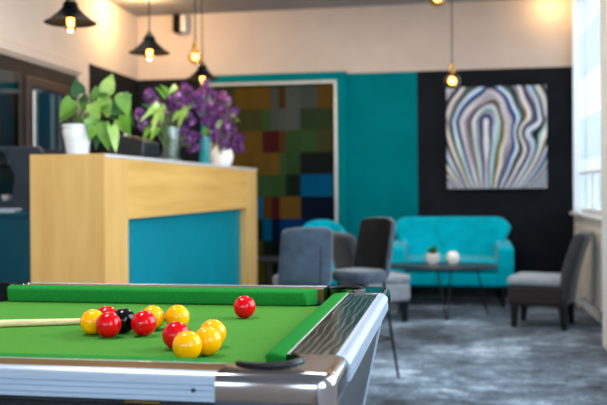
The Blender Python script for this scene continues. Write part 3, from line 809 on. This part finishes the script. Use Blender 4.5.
lathe(bm, [(0,.003), (r_*.6,0), (r_*.85,r_*.35), (r_,r_*.95), (r_*.85,r_*1.5), (r_*.6,r_*1.85), (r_*.62,r_*2.0), (r_*.54,r_*2.0), (r_*.5,r_*1.8), (0,r_*1.6)], 28); obj('vessel', bm, 'ceramic', wvs, smooth=True)
tv, ts = cx_at(204.5, -1.80)
tt = thing('teal_canister', 'teal canister standing beside the white vase', 'canister', (tv.x, tv.y, ZT))
bm = new_bm(); lathe(bm, [(0,0), (5*ts,0), (5.3*ts,.006), (5.3*ts,25*ts), (0,25*ts)], 24); obj('body', bm, 'teal_bottle', tt, smooth=True)
bm = new_bm(); lathe(bm, [(0,25*ts), (5.6*ts,25*ts), (5.6*ts,28*ts), (1.2*ts,28.6*ts), (1.2*ts,30.5*ts), (0,30.5*ts)], 24); obj('lid', bm, 'teal_bottle', tt, smooth=True)
bv, bs = cx_at(137, -1.86)
bb = thing('till_box', 'black box-shaped till between the plant and the glass vase', 'till', (bv.x, bv.y, ZT))
bm = new_bm(); prism(bm, [(-.12, 0), (.10, 0), (.10, .10), (.02, .135), (-.12, .135)], -.16, .12, 'y'); obj('body', bm, 'black_gloss', bb, bevel=.006)
bm = new_bm(); box(bm, .03, .085, -.09, .10, .0, .004, mtx=Matrix.Translation((0, 0, .112)) @ Matrix.Rotation(.41, 4, 'Y')); obj('keypad', bm, 'steel_dark', bb)
bm = new_bm(); lathe(bm, [(0,0), (.02,0), (.022,.012), (.014,.026), (0,.03)], 16, (-.04, -.05, .135)); obj('button', bm, 'ceramic', bb, smooth=True)
# lilac bouquets
def bouquet(name, label, root, heads, leaves, X):
    t = thing(name, label, 'bouquet', root)
    R0 = Vector(root)
    st_ = new_bm(); lf = new_bm(); vd2 = Vector((.5, -.8, .3))
    for (px, py, dx, ln, wd, mi) in heads:
        v = atX(px, py, X + dx); sc_ = (v-O).dot(Vector((-math.sin(YAW), math.cos(YAW), 0)))/F
        c = v - R0; ax = (c - Vector((0, 0, .12))); ax.normalize(); ax = (ax + Vector((random.uniform(-.3,.3), random.uniform(-.3,.3), random.uniform(-.5,.2)))).normalized()
        bm = new_bm(); Lh = ln*sc_; Wh = wd*sc_
        for i in range(95):
            k = random.random(); rad = Wh*.5*(1-k*.65)*math.sqrt(random.uniform(.35, 1)); a = random.uniform(0, 2*PI)
            u = ax.orthogonal().normalized(); w_ = ax.cross(u)
            p = c + ax*(k-.5)*Lh + (u*math.cos(a)+w_*math.sin(a))*rad
            s = random.uniform(.0085, .0150); pick = random.choices((0, 1, 2), ((5, 4, 1), (3, 6, 1))[mi])[0]
            nn = (p-c).normalized()
            mt = Matrix.Translation(p) @ nn.to_track_quat('Z', 'Y').to_matrix().to_4x4() @ Matrix.Rotation(random.uniform(0, PI), 4, 'Z')
            for q_ in range(4):
                a2 = q_*PI/2; d_ = Vector((math.cos(a2), math.sin(a2), 0)); e_ = Vector((-math.sin(a2), math.cos(a2), 0))
                vs = [mt @ Vector((0,0,-.2*s)), mt @ (d_*s*.7+e_*s*.55+Vector((0,0,.25*s))), mt @ (d_*s*1.3), mt @ (d_*s*.7-e_*s*.55+Vector((0,0,.25*s)))]
                bm.faces.new([bm.verts.new(x) for x in vs]).material_index = pick
        o_ = obj('flower_head', bm, ['lilac', 'lilac_dark', 'lilac_light'], t)
        mdl = c*.5 + Vector((0, 0, .06)); tube(st_, [(random.uniform(-.02,.02), random.uniform(-.02,.02), .03), mdl, c], .003, 5)
    for (b1, b2, t1_, t2, wd, mi, dx) in leaves:
        b_ = atX(b1, b2, X+dx)-R0; e_ = atX(t1_, t2, X+dx+random.uniform(-.03,.03))-R0
        leaf(lf, b_, e_, wd*.0046, vd2+Vector((random.uniform(-.4,.4), random.uniform(-.3,.3), random.uniform(-.2,.5))), mi=mi)
        tube(st_, [(0, 0, .04), b_*.5+Vector((0,0,.05)), b_], .0025, 5)
    obj('stem', st_, 'stem', t, smooth=True); obj('foliage', lf, ['leaf', 'leaf_light', 'leaf_dark'], t, smooth=True, angle=180)
    return t
random.seed(11)
heads1 = [(142,120,0,20,15,0),(150,95,.02,18,14,0),(140,113,0,13,12,1),(178,97,0,20,17,0),(186,90,.04,20,16,0),(172,103,.05,16,14,1),(183,108,.06,20,15,0),(195,100,.05,20,16,0),(181,127,.08,20,15,1),(190,120,.06,20,15,0),(194,136,.1,20,13,0),(195,147,.1,16,11,1),(168,113,-.05,16,14,1),(156,102,-.06,16,14,1),(160,122,-.08,16,14,1),(187,139,.03,16,12,1)]
lv1 = [(158,104,146,116,9,1,.06),(160,108,152,128,9,1,.08),(162,112,164,128,9,1,.08),(163,106,172,116,8,1,.07),(158,98,150,90,8,0,.03),(165,98,158,86,8,0,.0),(150,128,144,135,8,0,.05),(158,128,150,138,8,0,.06),(168,92,162,86,8,0,.02),(160,118,146,124,8,0,.04),(180,112,173,119,9,1,.1),(184,108,190,121,9,1,.1),(184,110,178,126,8,1,.1),(188,106,192,112,8,1,.1),(172,128,166,140,9,2,.05),(156,118,152,104,9,2,-.03),(176,86,170,92,8,0,.02),(150,108,144,104,8,2,.0)]
bouquet('lilac_bouquet', 'purple lilac bouquet with light green leaves in the clear glass vase', (gv_.x, gv_.y, ZT+.015), heads1, lv1, -1.85)
heads2 = [(206,88,0,20,16,0),(200,94,.04,18,15,0),(214,96,0,18,15,0),(224,98,0,18,15,0),(219,106,.02,18,15,1),(210,108,.05,20,16,0),(207,120,.08,22,15,0),(213,118,.05,18,14,1),(226,108,-.03,16,14,1),(234,112,-.02,16,13,0),(222,118,.0,18,14,0),(224,130,.04,20,15,0),(232,132,.03,20,14,0),(238,139,.02,20,13,0),(240,148,.03,16,11,0),(214,136,.1,18,13,0),(224,143,.07,18,13,1),(212,128,.08,18,13,0),(233,146,.05,16,12,1),(200,108,.06,18,14,1),(228,122,-.02,16,14,1)]
lv2 = [(232,116,243,112,8,1,0),(232,118,240,125,8,1,.02),(228,104,233,96,8,0,.0),(220,120,218,128,9,0,.08),(205,128,206,140,9,0,.1),(214,104,224,100,8,2,.03),(236,120,244,120,7,1,0),(232,126,241,131,7,0,.0),(207,100,200,96,8,2,.02)]
bouquet('lilac_bouquet', 'purple lilac bouquet spilling over the squat white vase', (wv.x, wv.y, ZT+.05), heads2, lv2, -1.87)

# ------------------------------------------------------------------ pendant lamps
def pendant(px, rim_py, zrim, Drel, rpx, label):
    v = at(px, rim_py, zrim); D = (v-O).dot(Vector((-math.sin(YAW), math.cos(YAW), 0))); s = D/F; R = rpx*s
    t = thing('pendant_lamp', label, 'pendant lamp', (v.x, v.y, v.z), 0, 'black metal pendants above the bar')
    hS = R*.78
    bm = new_bm()
    lathe(bm, [(R, 0), (R*.97, R*.025), (R*.80, R*.12), (R*.58, R*.30), (R*.40, R*.48), (R*.29, R*.61), (R*.29, R*.74), (R*.22, R*.80), (R*.20, R*.76), (R*.26, R*.72), (R*.26, R*.61), (R*.37, R*.46), (R*.55, R*.28), (R*.77, R*.10), (R*.94, R*.008), (R, 0)], 40)
    obj('lamp_shade', bm, 'shade', t, smooth=True, angle=60)
    bm = new_bm(); lathe(bm, [(0,hS*1.0), (R*.2,hS*1.0), (R*.2,hS*1.12), (R*.13,hS*1.2), (R*.13,hS*1.32), (0,hS*1.32)], 20); obj('socket', bm, 'socket', t, smooth=True)
    bm = new_bm(); tube(bm, [(0,0,hS*1.3), (0,0,ZC-.03-v.z)], .0045, 8); obj('cord', bm, 'cord', t, smooth=True)
    bm = new_bm(); lathe(bm, [(0,ZC-v.z-.03), (.02,ZC-v.z-.03), (.05,ZC-v.z-.012), (.05,ZC-v.z-.001), (0,ZC-v.z-.001)], 20); obj('ceiling_rose', bm, 'shade', t, smooth=True)
    rb = R*.26; zb = -R*.02
    bm = new_bm(); prof = [(0, zb-rb*1.25)] + [(rb*math.sin(a), zb-rb*.25-rb*math.cos(a)) for a in [i*PI/12 for i in range(1, 9)]] + [(rb*.45, zb+rb*1.1), (rb*.4, hS*.75)]
    lathe(bm, prof, 24); bl = obj('bulb', bm, 'bulb_glass', t, smooth=True, angle=180)
    bm = new_bm(); lathe(bm, [(0,-.022), (.014,-.02), (.018,0), (.018,.022), (.012,.034), (0,.036)], 14, (0,0,zb+rb*.15)); obj('filament', bm, 'glow', bl, smooth=True)
    bm = new_bm(); lathe(bm, [(0,-.008), (.012,-.006), (.013,.004), (0,.006)], 12, (0,0,zb-rb*.95)); obj('glow_tip', bm, 'glow_soft', bl, smooth=True)
    ld = bpy.data.lights.new('pendant_light', 'POINT'); ld.energy = 7; ld.color = (1,.72,.42); ld.shadow_soft_size = .04
    lo = bpy.data.objects.new('pendant_light', ld); col.objects.link(lo); lo.parent = t; lo.location = (0, 0, zb-rb*1.6)
    return t
pendant(70.5, 23, 2.02, 0, 26, 'black cone pendant lamp above the potted plant, largest of the three cones')
pendant(149.5, 53, 2.02, 0, 20.5, 'middle black cone pendant lamp hanging over the bar')
pendant(202.5, 79, 2.02, 0, 16.5, 'black cone pendant lamp just above the purple lilacs')
def globe(px, py, D, rpx, label):
    v = atD(px, py, D); s = D/F; R = rpx*s
    t = thing('globe_pendant', label, 'pendant bulb', tuple(v), 0)
    bm = new_bm(); prof = [(0,-R)] + [(R*math.sin(a), -R*math.cos(a)) for a in [i*PI/14 for i in range(1, 12)]] + [(R*.36, R*1.05), (R*.34, R*1.2)]
    lathe(bm, prof, 24); bl = obj('bulb', bm, 'bulb_glass', t, smooth=True, angle=180)
    bm = new_bm(); lathe(bm, [(0,-R*.45), (R*.28,-R*.36), (R*.44,-R*.05), (R*.36,R*.25), (R*.15,R*.4), (0,R*.42)], 16); obj('filament', bm, 'glow', bl, smooth=True)
    bm = new_bm(); lathe(bm, [(0,R*1.1), (R*.4,R*1.1), (R*.42,R*1.6), (R*.3,R*1.9), (R*.12,R*2.1), (0,R*2.1)], 18); obj('socket', bm, 'brass', t, smooth=True)
    top = ZC-v.z
    bm = new_bm(); tube(bm, [(0,0,R*2.05), (0,0,top-.03)], .005, 8); obj('cord', bm, 'cord', t, smooth=True)
    bm = new_bm(); lathe(bm, [(0,top-.03), (.02,top-.03), (.05,top-.012), (.05,top-.001), (0,top-.001)], 20); obj('ceiling_rose', bm, 'shade', t, smooth=True)
    ld = bpy.data.lights.new('globe_light', 'POINT'); ld.energy = 5; ld.color = (1,.72,.42); ld.shadow_soft_size = .01
    lo = bpy.data.objects.new('globe_light', ld); col.objects.link(lo); lo.parent = t; lo.location = (0, 0, -R*.72)
globe(195.3, 57, 6.2, 7.5, 'small bare globe bulb pendant beside the black cone above the lilacs')
globe(452.3, 81, 7.2, 8.2, 'bare glass globe pendant hanging in front of the painting corner')
globe(437.5, -2, 7.0, 8.8, 'bare glass globe pendant highest up, cut by the picture top')

# ------------------------------------------------------------------ seating
def stool(name, label, loc, rz, mseat, mback, inner, scale=1.0, seam=False):
    t = thing(name, label, 'bar stool', loc, rz, 'upholstered stools behind the pool table'); t.scale = scale
    # faces +x ; seat top .645
    bm = new_bm(); prism(bm, rrect(-.16, .19, -.18, .18, .08), .575, .645, 'z'); obj('seat', bm, mseat, t, bevel=.028, seg=4)
    def fn(s, tt):
        y = (s-.5)*.37*(1-.06*tt); k = (s-.5)*2
        x = -.165 - .085*tt + .075*abs(k)**2.4*(1-.35*tt); z = .60 + .35*tt - .02*abs(k)**4*tt
        nx = Vector((1, -k*.5, .22)).normalized(); return Vector((x, y, z)), nx
    bm = new_bm(); shell(bm, fn, 12, 8, .045); bk = obj('backrest', bm, mback, t, subsurf=1)
    if inner:
        bm = new_bm(); shell(bm, lambda s, tt: (lambda p, n: (p + n*.026, n))(*fn(.02+.96*s, .02+.96*tt)), 14, 8, .014); obj('back_pad', bm, inner, bk, subsurf=1)
    if seam:
        bm = new_bm(); pts = []
        for i in range(9):
            p, n = fn(.27, .02+.66*i/8); pts.append(p - n*.0215)
        tube(bm, pts, .0045, 6); obj('seam', bm, 'seam', bk, smooth=True)
    for sx in (1, -1):
        for sy in (1, -1):
            bm = new_bm(); tube(bm, [(sx*.12, sy*.12, .585), (sx*.205, sy*.195, .0)], [.013, .010], 10); obj('leg', bm, 'steel_dark', t, smooth=True)
    bm = new_bm(); k = .58; fx, fy = .12+.085*k+.008, .12+.075*k+.006
    c4 = [(fx,fy,.235), (-fx,fy,.235), (-fx,-fy,.235), (fx,-fy,.235)]
    for a_, b_ in zip(c4, c4[1:]+c4[:1]): tube(bm, [a_, b_], .007, 8)
    obj('footrest', bm, 'steel_dark', t, smooth=True)
    return t
DIR = Vector((-math.sin(YAW), math.cos(YAW), 0))
p = atD(361.5, 300, 5.03)
stool('bar_stool', 'black upholstered stool with tall curved back turned toward the pool table', (p.x, p.y, 0), math.radians(180+54), 'stool_grey', 'stool_grey', 'black_velvet', (.74,.78,1.0))
p = atD(301.5, 300, 4.95)
stool('bar_stool', 'blue-grey velvet stool seen from behind, dark seam down its back', (p.x, p.y, 0), math.radians(112), 'stool_grey', 'stool_grey', None, (.85,.85,.96), seam=True)

def slipper(label, loc, rz, body, seat, sc_=(1,1,1), inner=None, base=None):
    t = thing('lounge_chair', label, 'chair', loc, rz, 'low slipper chairs by the coffee table'); t.scale = sc_
    # faces +x, seat centre at origin
    bm = new_bm(); box(bm, -.22, .24, -.25, .25, .19, .36); obj('seat_base', bm, base or body, t, bevel=.03, seg=3)
    bm = new_bm(); prism(bm, rrect(-.20, .25, -.25, .25, .05), .36, .43, 'z'); obj('seat_cushion', bm, seat, t, bevel=.025, seg=4)
    def fn(s, tt):
        k = (s-.5)*2; y = k*.25*(1-.05*tt)
        x = -.215 - .06*tt - .10*tt*tt + .03*abs(k)**3; z = .20 + .62*tt - .025*abs(k)**5*tt
        return Vector((x, y, z)), Vector((1, 0, .12+.2*tt)).normalized()
    bm = new_bm(); shell(bm, fn, 10, 10, .085); bk = obj('backrest', bm, body, t, subsurf=1)
    if inner:
        bm = new_bm(); shell(bm, lambda s, tt: (lambda p, n: (p+n*.045, n))(*fn(.05+.9*s, .36+.6*tt)), 10, 8, .012); obj('back_pad', bm, inner, bk, subsurf=1)
    for sx in (1, -1):
        for sy in (1, -1):
            bm = new_bm(); x = .19 if sx > 0 else -.20
            A = [bm.verts.new((x+a*.021+sx*.01, sy*.20+b*.017, 0)) for a, b in ((-1,-1), (1,-1), (1,1), (-1,1))]; B = [bm.verts.new((x+a*.034, sy*.20+b*.034, .20)) for a, b in ((-1,-1), (1,-1), (1,1), (-1,1))]
            bm.faces.new(A); bm.faces.new(B)
            for i in range(4): bm.faces.new((A[i], A[(i+1) % 4], B[(i+1) % 4], B[i]))
            obj('leg', bm, 'leg_black', t, bevel=.004)
    return t
p = atD(542.5, 320, 6.92)
slipper('dark lounge chair with pale seat by the window radiator', (p.x, p.y, 0), math.radians(180-16), 'grey_velvet', 'seat_light', (.95,.95,.95), 'chair_brown', 'chair_brown')
p = atD(374, 320, 7.25)
slipper('grey lounge chair half hidden behind the black stool', (p.x, p.y, 0), math.radians(34), 'grey_velvet', 'seat_light', (.95,.95,.93), 'black_velvet', 'seat_light')

# sofa
sc0 = at(451.5, 307, 0)
sf = thing('loveseat', 'bright teal velvet loveseat with wide curved back against the dark wall', 'sofa', (sc0.x, sc0.y, 0))
k_ = (sc0-O).dot(DIR)/F; HWs = 61*k_
dp = YB-.05-sc0.y                      # total depth, front legs at y=0
boxo('seat_base', -HWs+.02, HWs-.02, -.02, dp-.1, .19, .33, 'sofa', sf, bevel=.03, seg=3)
bm = new_bm(); prism(bm, rrect(-HWs+.13, HWs-.13, -.04, dp-.2, .06), .33, .45, 'z'); obj('seat_cushion', bm, 'sofa', sf, bevel=.04, seg=4)
# back: winged outline, curved front
def bk_fn(s, tt):
    k = (s-.5)*2; wtop = HWs*1.02; wbot = HWs*.80
    w_ = wbot + (wtop-wbot)*min(1, tt*1.15)**1.6
    rr_ = max(0, abs(k)-.8)/.2
    z = .36 + .475*tt - (.085*rr_**2)*tt
    y = dp-.20 + .09*tt - .10*abs(k)**3
    return Vector((k*w_, y, z)), Vector((-k*abs(k)*.3, -1, .12)).normalized()
bm = new_bm(); shell(bm, bk_fn, 24, 10, .12); obj('backrest', bm, 'sofa', sf, subsurf=1)
for sx in (1, -1):
    bm = new_bm()
    poly = [(-.03, .20), (-.03, .54), (.0, .575), (.3, .585), (dp-.22, .60), (dp-.12, .60), (dp-.12, .20)]
    a_, b_ = sorted((sx*(HWs-.145), sx*HWs)); prism(bm, poly, a_, b_, 'x'); obj('armrest', bm, 'sofa', sf, bevel=.035, seg=4)
    for yy in (.03, dp-.16):
        bm = new_bm(); lathe(bm, [(0,0), (.020,0), (.032,.2), (0,.2)], 14, (sx*(HWs-.10), yy, 0)); obj('leg', bm, 'leg_black', sf, smooth=True)

# coffee table
tc0 = at(442, 264.3, .455)
tb = thing('coffee_table', 'low dark oval coffee table on thin hairpin legs before the teal loveseat', 'table', (tc0.x, tc0.y, 0))
kt = (tc0-O).dot(DIR)/F
rx, ry = 55*kt, .30
bm = new_bm(); prism(bm, [(rx*math.cos(i*PI/24), ry*math.sin(i*PI/24)) for i in range(48)], .43, .455, 'z'); obj('tabletop', bm, 'table_dark', tb, bevel=.005)
for lx_, ly_, ox_, oy_ in ((.02, -.16, .02, -.08), (.30, .05, .09, .0), (-.30, .05, -.09, .0)):
    bm = new_bm(); tx, ty2 = -oy_/math.hypot(ox_, oy_)*.06, ox_/math.hypot(ox_, oy_)*.06
    ex_, ey_ = lx_+ox_, ly_+oy_
    tube(bm, [(lx_-tx, ly_-ty2, .43), (ex_-tx*.13, ey_-ty2*.13, .012), (ex_, ey_, .004), (ex_+tx*.13, ey_+ty2*.13, .012), (lx_+tx, ly_+ty2, .43)], .007, 8)
    obj('hairpin_leg', bm, 'leg_black', tb, smooth=True)
v = at(433, 263, .455); s8 = (v-O).dot(DIR)/F
sp_ = thing('potted_succulent', 'small green succulent in a white pot on the coffee table', 'potted plant', (v.x, v.y, .4555))
bm = new_bm(); r_ = 7.2*s8; lathe(bm, [(0,.0), (r_*.75,0), (r_,r_*.5), (r_,r_*1.35), (r_*.9,r_*1.35), (r_*.88,r_*1.1), (0,r_*1.1)], 24); obj('pot', bm, 'ceramic', sp_, smooth=True)
bm = new_bm()
for i in range(34):
    a = random.uniform(0, 2*PI); el = random.uniform(.25, 1.4); L = r_*random.uniform(.9, 1.5)
    d = Vector((math.cos(a)*math.cos(el), math.sin(a)*math.cos(el), math.sin(el)))
    leaf(bm, Vector((0,0,r_*1.15))+d*r_*.15, Vector((0,0,r_*1.15))+d*L, r_*.55, d.orthogonal(), mi=i % 2)
obj('foliage', bm, ['leaf', 'leaf_dark'], sp_, smooth=True, angle=180)
v = at(453, 264.5, .455); s8 = (v-O).dot(DIR)/F
rv = thing('bud_vase', 'small white rounded vase beside the succulent', 'vase', (v.x, v.y, .4555))
bm = new_bm(); r_ = 6.6*s8; lathe(bm, [(0,0), (r_*.6,0), (r_*.92,r_*.4), (r_,r_*.9), (r_*.9,r_*1.5), (r_*.62,r_*1.9), (r_*.5,r_*1.95), (r_*.45,r_*1.8), (0,r_*1.7)], 24); obj('vessel', bm, 'ceramic', rv, smooth=True)

# teal tub armchair by the mosaic panel
p = atD(323, 300, 8.3)
ac_ = thing('tub_armchair', 'teal tub armchair whose rounded back shows above the blue-grey stool', 'armchair', (p.x, min(p.y, YB-.55), 0), math.radians(-60))
ac_.rotation_euler.z = math.radians(-80); ac_.scale = (.75,.70,.98)
bm = new_bm(); prism(bm, rrect(-.25, .28, -.26, .26, .1), .2, .42, 'z'); obj('seat', bm, 'sofa', ac_, bevel=.04, seg=3)
def tub(s, tt):
    a = PI*.5 + (s)*PI; R1 = .31+.02*tt
    side = abs(s-.5)*2
    z = .25 + (.59 - .20*side**2.2)*tt
    return Vector((math.cos(a)*R1*1.0, math.sin(a)*R1, z)), Vector((-math.cos(a), -math.sin(a), 0))
bm = new_bm(); shell(bm, tub, 20, 6, .07); obj('backrest', bm, 'sofa', ac_, subsurf=1)
for sx in (1, -1):
    for sy in (1, -1):
        bm = new_bm(); tube(bm, [(sx*.19, sy*.19, .2), (sx*.24, sy*.24, 0)], [.02, .013], 10); obj('leg', bm, 'leg_black', ac_, smooth=True)
# small dark side table near the mosaic
v = at(268, 257.5, .5)
stb = thing('side_table', 'small dark round side table beside the mosaic panel', 'table', (v.x, v.y, 0))
bm = new_bm(); lathe(bm, [(0,.475), (.20,.475), (.205,.485), (.205,.498), (0,.5)], 32); obj('tabletop', bm, 'table_dark', stb, smooth=True)
bm = new_bm(); lathe(bm, [(.02,.02), (.02,.475)], 14); obj('pedestal', bm, 'leg_black', stb, smooth=True)
bm = new_bm(); lathe(bm, [(0,0), (.15,0), (.15,.012), (.02,.03), (0,.03)], 28); obj('base', bm, 'leg_black', stb, smooth=True)

# ------------------------------------------------------------------ blind, radiator
yA, yB2 = 6.88, 8.30
bl = thing('window_blind', 'white banded roller blind half lowered over the far window', 'blind', (XR-.035, (yA+yB2)/2, 1.26))
hb = (yB2-yA)/2
zs = [1.26, 1.37, 1.745, 2.11, 2.53, 2.9]
for i, (z0, z1) in enumerate(zip(zs, zs[1:])):
    bm = new_bm(); nf = 24; vs = []
    for k in range(nf+1):
        y = -hb + 2*hb*k/nf; x = .006*math.sin(k*1.7)
        vs.append((bm.verts.new((x, y, z0-1.26)), bm.verts.new((x, y, z1-1.26))))
    for a_, b_ in zip(vs, vs[1:]): bm.faces.new((a_[0], b_[0], b_[1], a_[1]))
    obj('fabric_band', bm, 'blind' if i % 2 == 0 else 'voile', bl, smooth=True)
boxo('bottom_bar', -.012, .012, -hb, hb, -.02, .004, 'white', bl, bevel=.004)
bm = new_bm(); tube(bm, [(0, -hb, 1.66), (0, hb, 1.66)], .028, 14); obj('roller', bm, 'white', bl, smooth=True)
cu = thing('sheer_curtain', 'narrow white sheer curtain hanging between the blind and the dark back wall', 'curtain', (XR-.026, 8.52, .86))
bm = new_bm(); vs = []
for k in range(61):
    y = -.20 + .40*k/60; x = .012*math.sin(k*.85)
    vs.append((bm.verts.new((x, y, 0)), bm.verts.new((x*.7, y*.97, 2.10))))
for a_, b_ in zip(vs, vs[1:]): bm.faces.new((a_[0], b_[0], b_[1], a_[1]))
obj('drape', bm, 'curtain', cu, smooth=True, angle=180)
bm = new_bm(); tube(bm, [(0, -.24, 2.11), (0, .26, 2.11)], .010, 10); obj('rod', bm, 'silver', cu, smooth=True)
rad = thing('radiator', 'cream ribbed panel radiator under the far window', 'radiator', (XR-.052, 7.3, 0))
ry0, ry1 = -1.1, 1.0
bm = new_bm(); poly = []
nr = 42
for i in range(nr):
    y = ry0 + (ry1-ry0)*i/nr; d = (ry1-ry0)/nr
    poly += [(-.03, y), (-.03, y+d*.6), (-.022, y+d*.7), (-.022, y+d*.95)]
poly = poly + [(.02, ry1), (.02, ry0)]
prism(bm, poly, .16, .74, 'z'); obj('panel', bm, 'cream_metal', rad)
boxo('top_grille', -.035, .03, ry0-.01, ry1+.01, .74, .765, 'cream_metal', rad, bevel=.004)
boxo('side_cover', -.035, .03, ry1, ry1+.012, .14, .74, 'cream_metal', rad)
boxo('side_cover', -.035, .03, ry0-.012, ry0, .14, .74, 'cream_metal', rad)
bm = new_bm(); tube(bm, [(-.005, ry1-.06, .16), (-.005, ry1-.06, 0)], .009, 8); obj('pipe', bm, 'cream_metal', rad, smooth=True)
for yy in (ry0+.3, ry1-.3): boxo('bracket', .02, .052, yy-.02, yy+.02, .25, .65, 'cream_metal', rad)

# ------------------------------------------------------------------ lights
def area(name, loc, rot, sx, sy, e, c=(1,1,1)):
    l = bpy.data.lights.new(name, 'AREA'); l.shape = 'RECTANGLE'; l.size = sx; l.size_y = sy; l.energy = e; l.color = c
    o = bpy.data.objects.new(name, l); col.objects.link(o); o.location = loc; o.rotation_euler = rot; return o
for i, (s0, s1, z0, z1) in enumerate(rop):
    e = [90, 150, 70, 70][i]
    if i < 3: area('daylight', (XR+.33, (s0+s1)/2, (z0+z1)/2), (0, PI/2, 0), z1-z0, s1-s0, e, (.90,.95,1))
for s0, s1, z0, z1 in fop: area('daylight', ((s0+s1)/2, YF-.3, (z0+z1)/2), (PI/2, 0, 0), s1-s0, z1-z0, 60, (.92,.96,1))
# ceiling spot fittings
def downlight(label, x, y, e, c, ang):
    t = thing('ceiling_downlight', label, 'downlight', (x, y, ZC), 0, 'recessed ceiling downlights')
    bm = new_bm(); lathe(bm, [(.030,-.002), (.030,-.006), (.048,-.005), (.052,-.0005), (.030,-.0005)], 24); obj('ring', bm, 'white', t, smooth=True)
    bm = new_bm(); lathe(bm, [(0,-.0015), (.030,-.0015)], 24); obj('lens', bm, 'glow_soft', t)
    bm = new_bm(); lathe(bm, [(0,-.05), (.02,-.047), (.034,-.03), (.034,-.006), (.030,-.006)], 20); obj('diffuser', bm, 'glow_soft', t, smooth=True)
    ld = bpy.data.lights.new('downlight_lamp', 'POINT'); ld.energy = e; ld.color = c; ld.shadow_soft_size = .03
    lo = bpy.data.objects.new('downlight_lamp', ld); col.objects.link(lo); lo.parent = t; lo.location = (0, 0, -.09)
WARM = (1, .66, .30)
downlight('recessed warm downlight close to the beige wall above the bar', -3.02, 8.0, 36, WARM, 0)
downlight('recessed warm downlight close to the back wall by the window corner', .99, 8.74, 5, WARM, 0)
# added fill lamps under the ceiling, without any fixtures
for x, y, e in ((-2.4, 5.2, 18), (-.9, 6.9, 34), (-1.2, 1.9, 42), (-.2, 4.8, 26)):
    l = area('ceiling_fill', (x, y, ZC-.03), (0, 0, 0), .6, .6, e, (1,.965,.92))
area('corridor_fill', (XL-.8, 6.6, ZC-.05), (0,0,0), .5, 3.5, 60, (.85,.95,1))  # added lamp that brightens the corridor seen through the panes
w = bpy.data.worlds.new('world'); sc.world = w; w.use_nodes = True
nt = w.node_tree; bg = nt.nodes['Background']; bg.inputs[0].default_value = (.80,.90,1,1); bg.inputs[1].default_value = 5.5
sc.view_settings.view_transform = 'Standard'; sc.view_settings.look = 'None'; sc.view_settings.exposure = -0.22
cm = sc.view_settings; cm.use_curve_mapping = True
cm.curve_mapping.black_level = (.003, .003, .003); cm.curve_mapping.update()
sc.cycles.use_denoising = True
sc.cycles.max_bounces = 8
